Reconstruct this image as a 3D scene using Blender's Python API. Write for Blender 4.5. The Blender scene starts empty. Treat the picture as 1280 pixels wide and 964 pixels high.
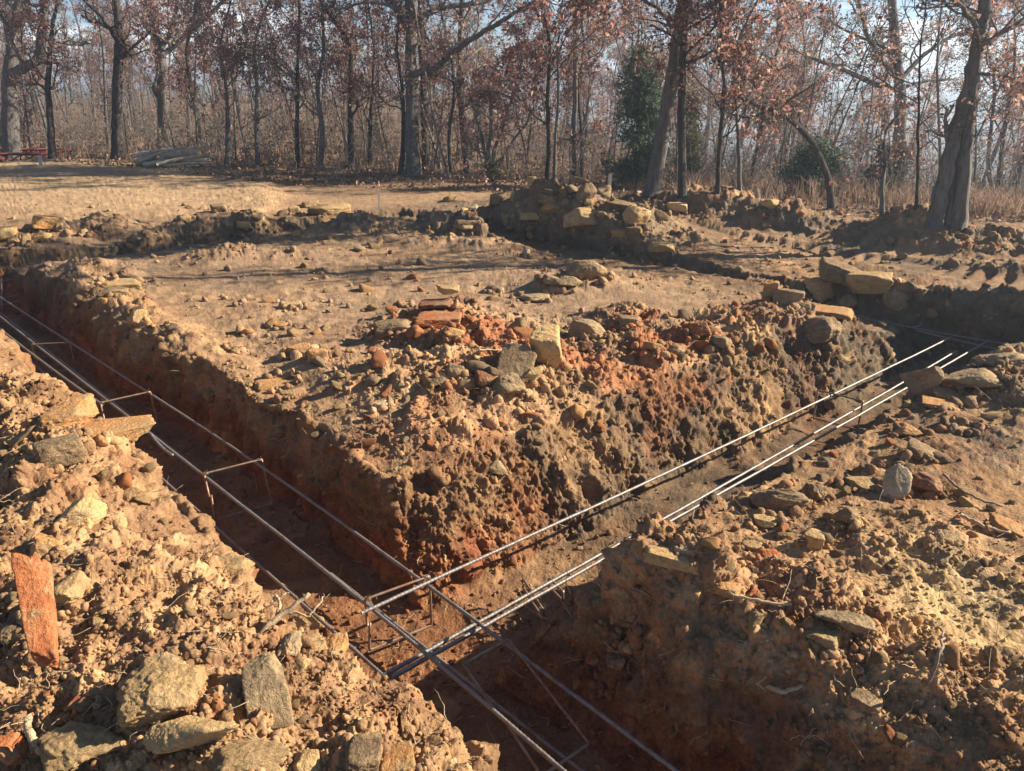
import bpy, bmesh, math, random
import numpy as np
from mathutils import Vector, Matrix, Euler
R = math.radians
rng = np.random.default_rng(7)
random.seed(7)
scn = bpy.context.scene
COL = scn.collection

# ------------------------------------------------------------------ camera
H = 1.9
F = 962.0
PITCH = math.atan(377 / 962.0)
CP, SP = math.cos(PITCH), math.sin(PITCH)
cam_d = bpy.data.cameras.new("camera")
cam = bpy.data.objects.new("camera", cam_d)
COL.objects.link(cam)
cam.location = (0, 0, H)
cam.rotation_euler = (math.pi / 2 - PITCH, 0, 0)
cam_d.sensor_width = 36
cam_d.lens = 36 * F / 1280
cam_d.clip_start = 0.05
cam_d.clip_end = 20000
scn.camera = cam

def ray(px, py):
    dx = (px - 640) / F; dy = (482 - py) / F
    return np.array([dx, CP + dy * SP, -SP + dy * CP])

def g(px, py, z=0.0):                       # point where a line of sight meets the level z
    d = ray(px, py); t = (z - H) / d[2]
    return np.array([d[0] * t, d[1] * t])

def at(px, py, Y):                          # point on a line of sight at forward distance Y
    d = ray(px, py); t = Y / d[1]
    return np.array([d[0] * t, Y, H + d[2] * t])

# ------------------------------------------------------------------ noise
def _hash(ix, iy, iz, k):
    h = (ix.astype(np.int64) * 73856093) ^ (iy.astype(np.int64) * 19349663) ^ (iz.astype(np.int64) * 83492791) ^ (k * 2654435761)
    h = (h ^ (h >> 13)) * 1274126177 & 0xffffffff
    h = (h ^ (h >> 15)) * 2246822519 & 0xffffffff
    h = h ^ (h >> 14)
    return ((h & 0xffffff).astype(np.float32)) / np.float32(16777215)

def perlin(x, y, z, seed=0):                # value noise with smooth interpolation, -1..1
    xi = np.floor(x); yi = np.floor(y); zi = np.floor(z)
    fx = (x - xi).astype(np.float32); fy = (y - yi).astype(np.float32); fz = (z - zi).astype(np.float32)
    ux = fx * fx * (3 - 2 * fx); uy = fy * fy * (3 - 2 * fy); uz = fz * fz * (3 - 2 * fz)
    xi = xi.astype(np.int32); yi = yi.astype(np.int32); zi = zi.astype(np.int32)
    r = 0
    for a in (0, 1):
        wx = ux if a else 1 - ux
        for b in (0, 1):
            wy = uy if b else 1 - uy
            for c in (0, 1):
                wz = uz if c else 1 - uz
                r = r + wx * wy * wz * _hash(xi + a, yi + b, zi + c, seed)
    return r * 2 - 1

def fbm(x, y, z, s, octv=4, seed=0, gain=0.5):
    r = 0; amp = 1; tot = 0
    for o in range(octv):
        k = s * 2.03 ** o
        r = r + amp * perlin(x * k + 17.1 * o, y * k - 9.3 * o, z * k + 3.7 * o, seed + o)
        tot += amp; amp *= gain
    return r / tot

def clods(x, y, z, cell, seed, dens=0.8, rmin=0.25, rmax=0.62, p=3.0):
    """Balls and blocks strewn through space: height of the lump at every point and the lump's own random number."""
    gx = x / cell; gy = y / cell; gz = z / cell
    xi = np.floor(gx).astype(np.int32); yi = np.floor(gy).astype(np.int32); zi = np.floor(gz).astype(np.int32)
    best = np.zeros(x.shape, np.float32); ident = np.zeros(x.shape, np.float32)
    for a in (-1, 0, 1):
        for b in (-1, 0, 1):
            for c in (-1, 0, 1):
                cx, cy, cz = xi + a, yi + b, zi + c
                q = _hash(cx, cy, cz, seed + 5)
                dx = gx - cx - _hash(cx, cy, cz, seed + 1)
                dy = gy - cy - _hash(cx, cy, cz, seed + 2)
                dz = gz - cz - _hash(cx, cy, cz, seed + 3)
                ta = _hash(cx, cy, cz, seed + 7) * 6.283; tb_ = (_hash(cx, cy, cz, seed + 8) - .5) * 1.7
                ca, sa = np.cos(ta), np.sin(ta)
                rr = rmin + (rmax - rmin) * q * q
                ex_ = np.abs(dx * ca + dy * sa) * (.85 + .4 * q); ey_ = np.abs(dy * ca - dx * sa) * 1.15; ez_ = np.abs(dz + tb_ * .5 * dx)
                d = (ex_ ** p + ey_ ** p + ez_ ** p) ** (1 / p)
                hgt = np.maximum(0, np.minimum((rr - d) * 1.7, rr * .62 + tb_ * (dx * sa - dy * ca)))
                hgt[_hash(cx, cy, cz, seed + 4) > dens] = 0
                m = hgt > best
                best[m] = hgt[m]; ident[m] = _hash(cx, cy, cz, seed + 6)[m]
    return best * cell, ident

def sst(e0, e1, x):
    t = np.clip((x - e0) / (e1 - e0), 0, 1)
    return t * t * (3 - 2 * t)

# ------------------------------------------------------------------ the dig: s runs along the left trench, t along the right one
O = np.array([-0.402, 2.645])
DA = np.array([-0.699, 0.715]); DB = np.array([0.760, 0.650])
MI = np.linalg.inv(np.array([DA, DB]).T)
def ST(x, y):
    dx = x - O[0]; dy = y - O[1]
    return MI[0, 0] * dx + MI[0, 1] * dy, MI[1, 0] * dx + MI[1, 1] * dy
def XY(s, t):
    return O[0] + s * DA[0] + t * DB[0], O[1] + s * DA[1] + t * DB[1]

FLOOR = -0.475
# mounds: pixel they are seen at, level, height, radius across, radius along, turn
MOUNDS = []
def mound(px, py, z, h, rx, ry, ang=0, p=1.0):
    c = g(px, py, z); MOUNDS.append((c[0], c[1], h, rx, ry, R(ang), p))
def mound_st(s, t, h, rs, rt, p=1.0):
    x, y = XY(s, t); MOUNDS.append((x, y, h, rs, rt, R(134.3), p))
# far rubble heap beyond the pad
mound(705, 262, .25, .50, 1.1, .8, 0, 1.2); mound(640, 280, .15, .20, 1.2, .45, -20); mound(775, 280, .25, .28, .9, .6, -20)
mound(840, 262, .1, .25, 1.2, .5, -20); mound(560, 285, .1, .2, 1.0, .35, -10)
# berm behind the far left trench
mound(50, 285, .2, .20, .8, .42, 30); mound(125, 272, .2, .24, .5, .4, 30); mound(230, 278, .15, .17, .8, .35, 25)
mound(330, 280, .1, .12, .7, .35, 25); mound(415, 274, .15, .24, .7, .4, 25); mound(5, 310, .2, .22, .6, .45, 20)
mound(300, 325, .0, .08, 1.2, .3, 20)
# right far berms
mound(890, 262, .1, .2, .9, .35, -25); mound(960, 275, .1, .26, 1.0, .35, -25); mound(1060, 280, .05, .06, 1.2, .3, -25)
mound(1130, 290, .15, .32, .55, .4, -15); mound(1215, 300, .1, .26, 1.2, .4, -15); mound(1290, 330, .1, .12, 1.0, .4, -20)
mound(1190, 375, .1, .26, .7, .3, -42); mound(1265, 385, .1, .26, .6, .3, -42); mound(1010, 300, .0, .02, 1.5, .3, -30)
# lumps on the near side of the far right trench
mound(735, 345, .1, .14, .45, .22, -20); mound(700, 352, .1, .12, .3, .2, 0); mound(560, 303, .05, .1, .8, .2, -12)
mound(1030, 420, .1, .16, .35, .3, 0); mound(960, 395, .05, .06, .5, .3, 0)
# spoil on the near corner of the pad
mound_st(1.3, .95, .10, .6, .5, 1.2); mound_st(1.7, 2.0, .16, .55, .6, 1.2); mound_st(2.3, 2.3, .12, .55, .5); mound_st(2.9, 2.35, .20, .38, .42); mound_st(1.15, 2.7, .10, .4, .8, 1.3)
mound_st(1.0, 3.9, .13, .4, .8, 1.3); mound_st(1.7, 3.4, .14, .45, .5); mound_st(2.5, 1.1, .08, .45, .3); mound_st(2.0, 1.3, .08, .3, .4); mound_st(3.6, .62, .06, .6, .16); mound_st(5.0, .6, .12, 1.2, .2)
mound_st(6.5, .85, .16, .6, .4)
# left bank
mound_st(2.9, -.80, .22, .9, .42, 1.8); mound_st(1.85, -.78, .20, .5, .40, 1.8); mound_st(1.0, -1.0, .24, .45, .33, 1.3)
mound_st(.3, -1.05, .22, .5, .45, 1.3); mound_st(-.45, -.8, .18, .5, .35, 1.4); mound_st(-.7, -1.6, .12, .6, .4); mound_st(4.6, -.9, .22, .9, .4, 1.4)
mound_st(6.3, -1.3, .2, .9, .6, 1.2); mound_st(-1.2, -.75, .16, .4, .28, 1.3)
# right bank
mound_st(-.74, .62, .30, .22, .17, 1.5); mound_st(-1.15, .75, .16, .35, .3, 1.4); mound_st(-1.8, .8, .10, .5, .35, 1.3); mound_st(-1.2, 1.5, .07, .3, .4); mound_st(-1.9, 1.9, .08, .8, .7)
mound_st(-1.0, 3.0, .08, .3, .7); mound_st(-.85, 4.2, .17, .28, .6, 1.2); mound_st(-2.0, 3.4, .07, .5, .8); mound_st(-1.4, 4.4, .12, .5, .6)

def macro(x, y):
    s, t = ST(x, y)
    w1 = fbm(x, y, 0 * x, .9, 2, 11); w2 = fbm(x, y, 0 * x, 3.1, 3, 23); w3 = fbm(x, y, 0 * x, .35, 2, 31)
    r = np.hypot(x, y)
    z = .03 * w1 + .02 * w3 * np.clip(r / 5, 0, 3)
    # raised field in the far left, with a cut face
    ex = x + 4.9 + .5 * w1 + .35 * w2 + .25 * (y - 17); ey = y - (13.6 + .35 * w1 - .12 * x * 0)
    fld = sst(.35, -.35, ex) * sst(-1.6, 2.0, y - 11.5 + .5 * x * 0 + .6 * w1)
    z = z + .09 * fld
    # everything behind the right bank: the land falls away to the right and far
    az = np.arctan2(x, np.maximum(y, .01))
    slope = sst(-.15, .35, az) * np.clip(r - 15.0, 0, None)
    z = z - np.minimum(slope * .10, 22 + 0 * r) * np.exp(-((r - 15) / 4000) ** 2)
    for (cx, cy, h, rx, ry, a, p) in MOUNDS:
        dx = x - cx; dy = y - cy; c, sn = math.cos(a), math.sin(a)
        u = (dx * c + dy * sn) / rx; v = (-dx * sn + dy * c) / ry
        q = u * u + v * v
        q = q * (1 + .22 * w2)
        z = z + h * np.exp(-np.power(q, p) * .8)
    # left side behind the ridge is a little lower
    z = z - .10 * sst(-1.35, -1.75, t) * sst(9, 7, s) * sst(-1.5, .2, s)
    zs = np.clip((z - .03) / .1, 0, 1) * sst(25, 14, r) * (1 - fld)
    z = z + zs * (.09 * fbm(x, y, 0 * x, 2.1, 3, 301) + .17 * np.maximum(0, .26 - np.abs(fbm(x, y, 0 * x, 2.4, 3, 311))) - .02)
    # the pad is levelled
    pad = sst(.7, 1.3, s) * sst(7.6, 7.0, s) * sst(.5, 1.2, t) * sst(5.2, 4.7, t)
    z = z + pad * (.025 * fbm(x, y, 0 * x, 1.1, 3, 321) + .014 * fbm(x, y, 0 * x, 5.5, 3, 331))
    # trenches
    wob = .05 * w2 + .05 * w1
    def cut(d, half, lo, hi):              # 0 outside, 1 on the floor
        return sst(half + hi, half - lo, np.abs(d) + wob)
    wide = sst(-.55, -.85, s) * .06
    inA = np.where(t > 0, sst(.46 + wide, .26, t + wob * 1.7 + .07 * fbm(x, y, 0 * x, 5.5, 3, 341)), cut(t, .37, .10, .07)) * sst(8.5, 8.2, s)
    sB = s - .04
    wallB = sst(.82, .32, s + wob * 2.6) * sst(-.50, -.20, s + wob * 1.3)
    inB = wallB * sst(-.55, -.35, t) * sst(6.3, 5.9, t)
    inE = cut(t - 5.62, .38, .12, .10) * sst(-7, -6.4, s) * sst(8.6, 8.2, s)
    inD = cut(s - 7.85, .40, .12, .10) * sst(-5.5, -5, t) * sst(6.2, 5.9, t)
    tr = np.maximum(np.maximum(inA, inB), np.maximum(inE, inD))
    fl = FLOOR + .04 * w2 + .06 * sst(.25, .5, np.abs(t)) * (1 - inB) + .0 * w1
    fl = fl + (.21 + .13 * sst(.8, 2.0, s)) * np.maximum(inD, inE) * (1 - np.maximum(inA, inB))
    z = z * (1 - tr) + fl * tr
    return z, s, t, tr, fld, pad, w1, w2

# ------------------------------------------------------------------ terrain mesh (a fan of rows, finest where it is near)
def build_ground():
    dense = np.linspace(-38.5, 38.5, 1300)
    side = np.concatenate([38.5 + np.cumsum(np.linspace(.1, 3.2, 85))])
    side = side[side < 180]
    ang = np.radians(np.concatenate([-side[::-1], dense, side]))
    n_c = len(ang)
    rf = np.concatenate([np.linspace(.05, 1.25, 12), np.arange(1.26, 14, .008), np.arange(14, 45, .03), np.geomspace(45, 9000, 120)])
    AA, RR = np.meshgrid(ang, rf, indexing='ij')
    NR = 1050
    X = np.zeros((n_c, NR)); Y = np.zeros((n_c, NR))
    # coarse evaluation of the smooth shape on every fourth column, then interpolate the row positions
    idx = np.unique(np.concatenate([np.arange(0, n_c, 4), [n_c - 1]]))
    xs = np.sin(AA[idx]) * RR[idx]; ys = np.cos(AA[idx]) * RR[idx]
    z = macro(xs.ravel(), ys.ravel())[0].reshape(xs.shape)
    dr = np.diff(rf)[None]; dh = np.diff(z, axis=1); rm = (rf[1:] + rf[:-1])[None] / 2
    D = np.sqrt(rm ** 2 + H * H)
    L = np.sqrt((dr * H / D) ** 2 * 1.0 + (dh * rm / D) ** 2 * .9 + (.12 * dr) ** 2 / (1 + rm / 12) ** 2) / D
    L[:, :11] = .004; L[:, rm[0] > 45] = .0016
    cum = np.concatenate([np.zeros((len(idx), 1)), np.cumsum(L, 1)], 1)
    rows = np.zeros((len(idx), NR))
    for i in range(len(idx)):
        rows[i] = np.interp(np.linspace(0, cum[i, -1], NR), cum[i], rf)
    # smooth the row positions from column to column
    for _ in range(36):
        rows[1:-1] = (rows[:-2] + 2 * rows[1:-1] + rows[2:]) / 4
    full = np.zeros((n_c, NR))
    for j in range(NR):
        full[:, j] = np.interp(np.arange(n_c), idx, rows[:, j])
    X = np.sin(ang)[:, None] * full; Y = np.cos(ang)[:, None] * full
    return X, Y

def calc_normals(P):
    du = np.zeros_like(P); dv = np.zeros_like(P)
    du[1:-1] = P[2:] - P[:-2]; du[0] = P[1] - P[0]; du[-1] = P[-1] - P[-2]
    dv[:, 1:-1] = P[:, 2:] - P[:, :-2]; dv[:, 0] = P[:, 1] - P[:, 0]; dv[:, -1] = P[:, -1] - P[:, -2]
    N = np.cross(du, dv)
    N /= np.linalg.norm(N, axis=-1, keepdims=True) + 1e-12
    N[N[..., 2] < 0] *= -1
    return N

X, Y = build_ground()
shape = X.shape
x = X.ravel(); y = Y.ravel()
z0, s, t, tr, fld, pad, w1, w2 = macro(x, y)
P = np.stack([x, y, z0], 1).reshape(*shape, 3)
N = calc_normals(P).reshape(-1, 3)
P = P.reshape(-1, 3)
r = np.hypot(x, y)
wall = sst(.95, .78, N[:, 2])
near = sst(20, 12, r)

# how rough the soil is
spoil = np.clip((z0 - .05) / .10, 0, 1)
flat_path = np.maximum(sst(-1.3, -1.7, t) * sst(.4, 1.0, s) * sst(8, 6, s), 0)
bare = pad * (1 - np.clip((z0 - .07) / .08, 0, 1))
rough = .35 + .65 * spoil
rough = rough * (1 - .5 * bare * (.6 + .8 * np.clip(fbm(x, y, z0, .9, 3, 501) * 2, -.6, .6))) * (1 - .7 * flat_path)
heap = np.exp(-(((s - 1.6) / .95) ** 2 + ((t - 2.2) / 1.35) ** 2) ** 1.5) + np.exp(-(((s - 2.9) / .5) ** 2 + ((t - 2.3) / .7) ** 2)) + np.exp(-(((s - 1.0) / .6) ** 2 + ((t - 3.6) / .9) ** 2))
heap = np.clip(heap, 0, 1)
rough = np.maximum(rough, 1.05 * heap)
rough = np.where((fld > .5) & (z0 < .32), .34, rough)
fe = np.clip(1 - np.abs(fld - .5) * 2, 0, 1)
rough = np.maximum(rough, fe * .55)
farpad = sst(8.6, 9.2, s) * (1 - fld) * sst(.2, .1, z0)
rough = rough * (1 - .65 * farpad)
onright = sst(-1.0, -1.6, s) * sst(1.2, 1.8, t) * (1 - spoil * .7)
rough = rough * (1 - .35 * onright)
rough = np.maximum(rough, wall * .62) * sst(60, 16, r)
rough = rough * (1 - .3 * tr * (1 - wall))
patch = .5 + .5 * np.clip(fbm(x, y, z0, 1.3, 3, 77) * 2.2, -1, 1)

wx = x + .06 * fbm(x, y, z0, 6, 2, 41) + .020 * fbm(x, y, z0, 26, 3, 43, .7)
wy = y + .06 * fbm(x, y, z0, 6, 2, 51) + .020 * fbm(x, y, z0, 26, 3, 53, .7)
wz = z0 + .06 * fbm(x, y, z0, 6, 2, 61) + .020 * fbm(x, y, z0, 26, 3, 63, .7)
c1, i1 = clods(wx, wy, wz, .36, 100, .60, .18, .52, 3.4)
c2, i2 = clods(wx, wy, wz, .16, 200, .62, .18, .60, 3.6)
c3, i3 = clods(wx, wy, wz, .075, 300, .50, .20, .62, 3.6)
c4, i4 = clods(wx, wy, wz, .034, 400, .50, .22, .64, 3.2)
rid = np.abs(fbm(x, y, z0, 11, 4, 401, .5)) * 3.4 - .6
pat2 = .5 + .5 * np.clip(fbm(x, y, z0, 3.1, 3, 79) * 2.4, -1, 1)
fine = fbm(x, y, z0, 9, 4, 71, .55)
grit = fbm(x, y, z0, 42, 3, 73, .7)
pk = sst(-.22, .22, fbm(x, y, z0, 1.7, 3, 411)) * sst(12, 7, r) * (1 - .75 * heap)
sm = (1 - .85 * pk) * (1 - .45 * wall)
disp = rough * (c1 * .66 * (1 - .4 * sst(6, 9, r)) * (.25 + .75 * patch) + c2 * .72 * (.2 + .8 * pat2) * (1 - .6 * pk) * (1 - .45 * sst(6, 9, r)) + sm * c3 * .75 * (.15 + .85 * patch) + sm * c4 * .55 * (.2 + .8 * pat2)) * (1 - .72 * wall)
disp += (.050 * rough * (1 - .5 * wall) + .004) * fine + rough * .014 * (np.abs(fbm(x, y, z0, 7, 4, 421, .5)) * 3 - .6) + .009 * rough * rid * (1 - wall) + (.0105 * rough + .002) * grit * sst(26, 11, r)
disp += wall * near * (.065 * fbm(x, y, z0, 3.3, 3, 81, .45) + .011 * grit + .040 * fbm(x, y, z0, 7.5, 5, 87, .62) + .020 * rid + .014 * fbm(x, y, z0 * .5, 15, 3, 83) + sst(.9, .6, t) * .05 * fbm(x, y, z0 * 1.3, 6.5, 4, 85, .55) + .30 * c1 * sst(.5, .9, t) + .12 * c1 + .26 * c2 * pat2 + .35 * c3 * sst(.3, .8, patch) + .25 * c4)
# cleft, dragged bucket marks on the walls
disp += wall * tr * near * .014 * perlin(s * 14, t * 14, z0 * 1.2, 91)
far_rough = sst(14, 25, r)
disp += far_rough * .06 * fbm(x, y, z0, 1.2, 3, 95)
disp = disp * sst(400, 60, r)
# dozer track marks to the right beyond the far trench
tx0, ty0 = g(870, 283); tx1, ty1 = g(1285, 350)
dd = np.array([tx1 - tx0, ty1 - ty0]); ln = np.hypot(*dd); dd /= ln
for off, wd in ((-.32, .26), (.34, .26), (1.15, .26)):
    u = (x - tx0) * dd[0] + (y - ty0) * dd[1]; v = -(x - tx0) * dd[1] + (y - ty0) * dd[0] - off
    m = sst(wd, wd * .75, np.abs(v)) * sst(-.4, .2, u) * sst(ln + .8, ln, u) * (1 - tr) * sst(.20, .10, z0)
    disp = disp * (1 - .75 * m) + m * (.022 * np.tanh(2.5 * np.sin(u * 2 * math.pi / .19 + 3 * np.abs(v))) * np.clip(.55 + 1.6 * fbm(x, y, z0, 1.4, 2, 601), 0, 1.3) - .03)
nn = N.copy(); nn[:, 2] += .6 * (1 - wall); nn /= np.linalg.norm(nn, axis=1, keepdims=True)
P = P + nn * disp[:, None]

# soil colours: what the earth is made of by place, plus painted trench shade
def C(*a): return np.array(a, np.float32)
tan_, grey_, red_, orange_, yel_, straw_, litter_, brown_ = C(.385, .233, .122), C(.165, .128, .09), C(.29, .10, .048), C(.37, .165, .07), C(.45, .295, .145), C(.40, .275, .16), C(.17, .105, .066), C(.215, .118, .066)
def mix(a, b, f): return a + (b - a) * f[:, None]
big = np.clip(.5 + 1.3 * fbm(x, y, z0, .7, 3, 131), 0, 1); mid = np.clip(.5 + 1.5 * fbm(x, y, z0, 2.6, 3, 141), 0, 1)
mot = np.clip(.5 + 1.5 * fbm(x, y, z0, 11, 3, 151), 0, 1)
col = mix(np.tile(tan_, (len(x), 1)), np.tile(brown_, (len(x), 1)), .75 * mid)
col = mix(col, np.tile(yel_, (len(x), 1)), .35 * sst(.55, .9, mot) * rough)
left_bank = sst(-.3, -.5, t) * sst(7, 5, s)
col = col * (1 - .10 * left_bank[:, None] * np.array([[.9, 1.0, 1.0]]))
stain = sst(.1, .45, fbm(x, y, z0, 1.6, 4, 161, .6)) * sst(.5, 1.2, t) * near
col = mix(col, np.tile(C(.17, .125, .088), (len(x), 1)), stain * .75)
col = col * (1 - (.20 * sst(-.05, .4, fbm(x, y, z0, 2.3, 4, 511, .6)))[:, None])
col = mix(col, np.tile(C(.17, .118, .075), (len(x), 1)), tr * (1 - wall) * sst(.9, 1.6, t) * sst(5.2, 4.6, t) * .75)  # shade on the right trench floor, painted into its colour
# grey topsoil: far berms, right bank, far pad; right trench wall greyed too
gmask = np.clip(sst(3.6, 6.0, t) * .6 + sst(5.2, 6.8, s) * .7 * sst(9.5, 8.0, s) + .6 * sst(-.6, -1.2, s) * sst(2.2, 3.8, t) + .9 * 1.3 * wall * sst(.9, 1.6, t), 0, 1)
gmask = gmask * sst(.05, .55, .5 * big + .5 * mid + .12) * (1 - .8 * fld)
col = mix(col, np.tile(grey_, (len(x), 1)), np.clip(gmask, 0, 1) * .85)
# red clay: low in the walls, and thrown up on the corner of the pad
dpth = sst(-.10, -.34, z0 + .12 * w2)
rm_ = np.clip(dpth * (.35 + .65 * wall) * sst(1.5, .7, t) * (.7 + .6 * mid) * (1 - .65 * sst(.3, .9, t) * (1 - wall)), 0, 1)
rm_ = np.maximum(rm_, heap * sst(4.6, 3.6, t) * sst(.30, .66, mid * .55 + mot * .25 + big * .2) * .85)
col = mix(col, np.tile(red_, (len(x), 1)), np.clip(rm_, 0, 1) * .9)
om = sst(.62, .9, mid) * (.25 + .75 * rm_) * near
col = mix(col, np.tile(orange_, (len(x), 1)), om * .55)
col = col * (1 - (.30 * np.maximum(wall, sst(-.2, -.4, z0)) * near * sst(.05, -.15, z0 - .12))[:, None])      # trench shade painted in: walls and low ground darkened
# lumps keep their own colour
lump = (c1 > .01) * .5 * rough
tint = np.stack([.74 + .58 * i1, .74 + .56 * i1, .72 + .54 * i1], 1)
col = col * (1 + lump[:, None] * (tint - 1))
tint2 = np.stack([.72 + .65 * i2, .72 + .6 * i2, .70 + .56 * i2], 1)
col = col * (1 + ((c2 > .004) * rough)[:, None] * (tint2 - 1) * .8)
for cc, ii, thr in ((c2, i2, .90), (c3, i3, .93)):
    m = ((ii > thr) & (cc > .003)).astype(np.float32) * rough * near
    col = mix(col, np.tile(yel_, (len(x), 1)), m * .8)
    m = ((ii < .07) & (cc > .003)).astype(np.float32) * rough * near
    col = mix(col, np.tile(orange_, (len(x), 1)), m * .75)
tint3 = (.72 + .55 * i3)[:, None]
col = col * (1 + ((c3 > .002) * rough * .7 * (1 - .6 * wall))[:, None] * (tint3 - 1))
# the level pad, dusty and pale
col = mix(col, np.tile(C(.29, .195, .122), (len(x), 1)), bare * (.45 + .4 * big) * (1 - .6 * gmask))
# right bank patch of pale yellow crust
pc = g(1190, 770, .05)
pm = np.exp(-(((x - pc[0]) / .3) ** 2 + ((y - pc[1]) / .42) ** 2)) * .75
col = mix(col, np.tile(C(.50, .36, .18), (len(x), 1)), np.clip(pm, 0, 1))
# straw-coloured field and far flat
col = mix(col, np.tile(straw_, (len(x), 1)), fld * sst(.15, .6, big * .5 + .5) * .9)
col = mix(col, np.tile(C(.37, .24, .14), (len(x), 1)), farpad * .6)
# forest floor
edge = y - (15.0 + .9 * w1 - 1.6 * sst(0, 6, x) + 5.2 * sst(-5, -9, x))
ff = sst(-.6, .8, edge + .4 * np.asarray(fbm(x, y, z0, 2, 3, 171)))
col = mix(col, np.tile(litter_, (len(x), 1)), ff * (.6 + .3 * mot))
col = mix(col, np.tile(C(.10, .09, .06), (len(x), 1)), sst(45, 130, r))
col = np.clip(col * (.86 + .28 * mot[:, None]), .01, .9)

def mesh_from_arrays(name, V, Fc, smooth=True):
    V = np.ascontiguousarray(V, np.float32); Fc = np.ascontiguousarray(Fc, np.int32)
    me = bpy.data.meshes.new(name)
    nf, k = Fc.shape
    me.vertices.add(len(V)); me.vertices.foreach_set('co', V.ravel())
    me.loops.add(nf * k); me.loops.foreach_set('vertex_index', Fc.ravel())
    me.polygons.add(nf)
    me.polygons.foreach_set('loop_start', np.arange(nf, dtype=np.int32) * k)
    if smooth: me.polygons.foreach_set('use_smooth', np.ones(nf, bool))
    me.update(calc_edges=True)
    return me

def add_color(me, c):
    a = me.color_attributes.new('soil', 'FLOAT_COLOR', 'POINT')
    c4_ = np.ones((len(c), 4), np.float32); c4_[:, :3] = c
    a.data.foreach_set('color', c4_.ravel())

nc_, nr_ = shape
I = np.arange(nc_ * nr_).reshape(shape)
q = np.stack([I[:-1, :-1], I[1:, :-1], I[1:, 1:], I[:-1, 1:]], -1).reshape(-1, 4)[:, ::-1]
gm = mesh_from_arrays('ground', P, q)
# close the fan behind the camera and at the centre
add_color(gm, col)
ground = bpy.data.objects.new('ground', gm); COL.objects.link(ground)
ground['kind'] = 'structure'
zfin = P[:, 2].reshape(shape)
Px = P[:, 0].reshape(shape); Py = P[:, 1].reshape(shape)
RRg = np.hypot(X, Y)
ANG = np.arctan2(X[:, 600], Y[:, 600])

def gz(px_, py_):
    """Level of the finished ground at a place."""
    a = math.atan2(px_, py_); rr = math.hypot(px_, py_)
    i = int(np.clip(np.searchsorted(ANG, a), 1, nc_ - 1))
    if abs(ANG[i - 1] - a) < abs(ANG[i] - a): i -= 1
    return float(np.interp(rr, RRg[i], zfin[i]))

def cast(px, py):
    """Where the line of sight through a photo point meets the finished ground."""
    d = ray(px, py); a = math.atan2(d[0], d[1]); hd = math.hypot(d[0], d[1])
    i = int(np.clip(np.searchsorted(ANG, a), 1, nc_ - 1))
    k = RRg[i] / hd
    zz = H + d[2] * k
    hit = np.where((zz <= zfin[i]) & (RRg[i] > 1.0))[0]
    j = hit[0] if len(hit) else nr_ - 200
    kk = k[j]
    return np.array([d[0] * kk, d[1] * kk, zfin[i, j]]), kk

# ------------------------------------------------------------------ materials
def newmat(name):
    m = bpy.data.materials.new(name); m.use_nodes = True
    nt = m.node_tree; b = nt.nodes['Principled BSDF']
    b.inputs['Roughness'].default_value = .9
    b.inputs['Specular IOR Level'].default_value = .15
    return m, nt, b
def node(nt, typ, **kw):
    n = nt.nodes.new(typ)
    for k, v in kw.items():
        if k in n.inputs: n.inputs[k].default_value = v
        else: setattr(n, k, v)
    return n
def noise(nt, scale, detail=4, rough_=.6, coord='Object'):
    tc = nt.nodes.new('ShaderNodeTexCoord')
    n = node(nt, 'ShaderNodeTexNoise', Scale=scale, Detail=detail, Roughness=rough_)
    nt.links.new(tc.outputs[coord], n.inputs['Vector']); return n
def ramp(nt, src, stops):
    r_ = nt.nodes.new('ShaderNodeValToRGB'); cr = r_.color_ramp
    while len(cr.elements) > 1: cr.elements.remove(cr.elements[-1])
    cr.elements[0].position = stops[0][0]; cr.elements[0].color = (*stops[0][1], 1)
    for p_, c_ in stops[1:]:
        e = cr.elements.new(p_); e.color = (*c_, 1)
    nt.links.new(src, r_.inputs[0]); return r_
def mulc(nt, a, b, fac=1.0):
    m = nt.nodes.new('ShaderNodeMix'); m.data_type = 'RGBA'; m.blend_type = 'MULTIPLY'; m.inputs[0].default_value = fac
    nt.links.new(a, m.inputs[6]); nt.links.new(b, m.inputs[7]); return m.outputs[2]
def bump(nt, b, srcs):
    prev = None
    for sock, strength, dist in srcs:
        bn = node(nt, 'ShaderNodeBump', Strength=strength, Distance=dist)
        nt.links.new(sock, bn.inputs['Height'])
        if prev is not None: nt.links.new(prev.outputs[0], bn.inputs['Normal'])
        prev = bn
    nt.links.new(prev.outputs[0], b.inputs['Normal'])

def soil_material():
    m, nt, b = newmat('dug soil')
    at_ = node(nt, 'ShaderNodeAttribute', attribute_name='soil')
    n1 = noise(nt, 60, 6, .7); n2 = noise(nt, 9, 5, .65)
    r1 = ramp(nt, n1.outputs[0], [(.25, (.62, .60, .58)), (.5, (.98, .98, .98)), (.75, (1.35, 1.33, 1.28))])
    r2 = ramp(nt, n2.outputs[0], [(.3, (.82, .80, .80)), (.6, (1.12, 1.12, 1.1))])
    c = mulc(nt, at_.outputs['Color'], r1.outputs[0]); c = mulc(nt, c, r2.outputs[0])
    nt.links.new(c, b.inputs['Base Color'])
    vo = nt.nodes.new('ShaderNodeTexVoronoi'); vo.inputs['Scale'].default_value = 85; vo.feature = 'F1'
    tc = nt.nodes.new('ShaderNodeTexCoord'); nt.links.new(tc.outputs['Object'], vo.inputs['Vector'])
    inv = node(nt, 'ShaderNodeMath', operation='MULTIPLY'); inv.inputs[1].default_value = -1
    nt.links.new(vo.outputs[0], inv.inputs[0])
    bump(nt, b, [(n1.outputs[0], .55, .012), (inv.outputs[0], .45, .006)])
    b.inputs['Roughness'].default_value = .95; b.inputs['Specular IOR Level'].default_value = .08
    return m
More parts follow.
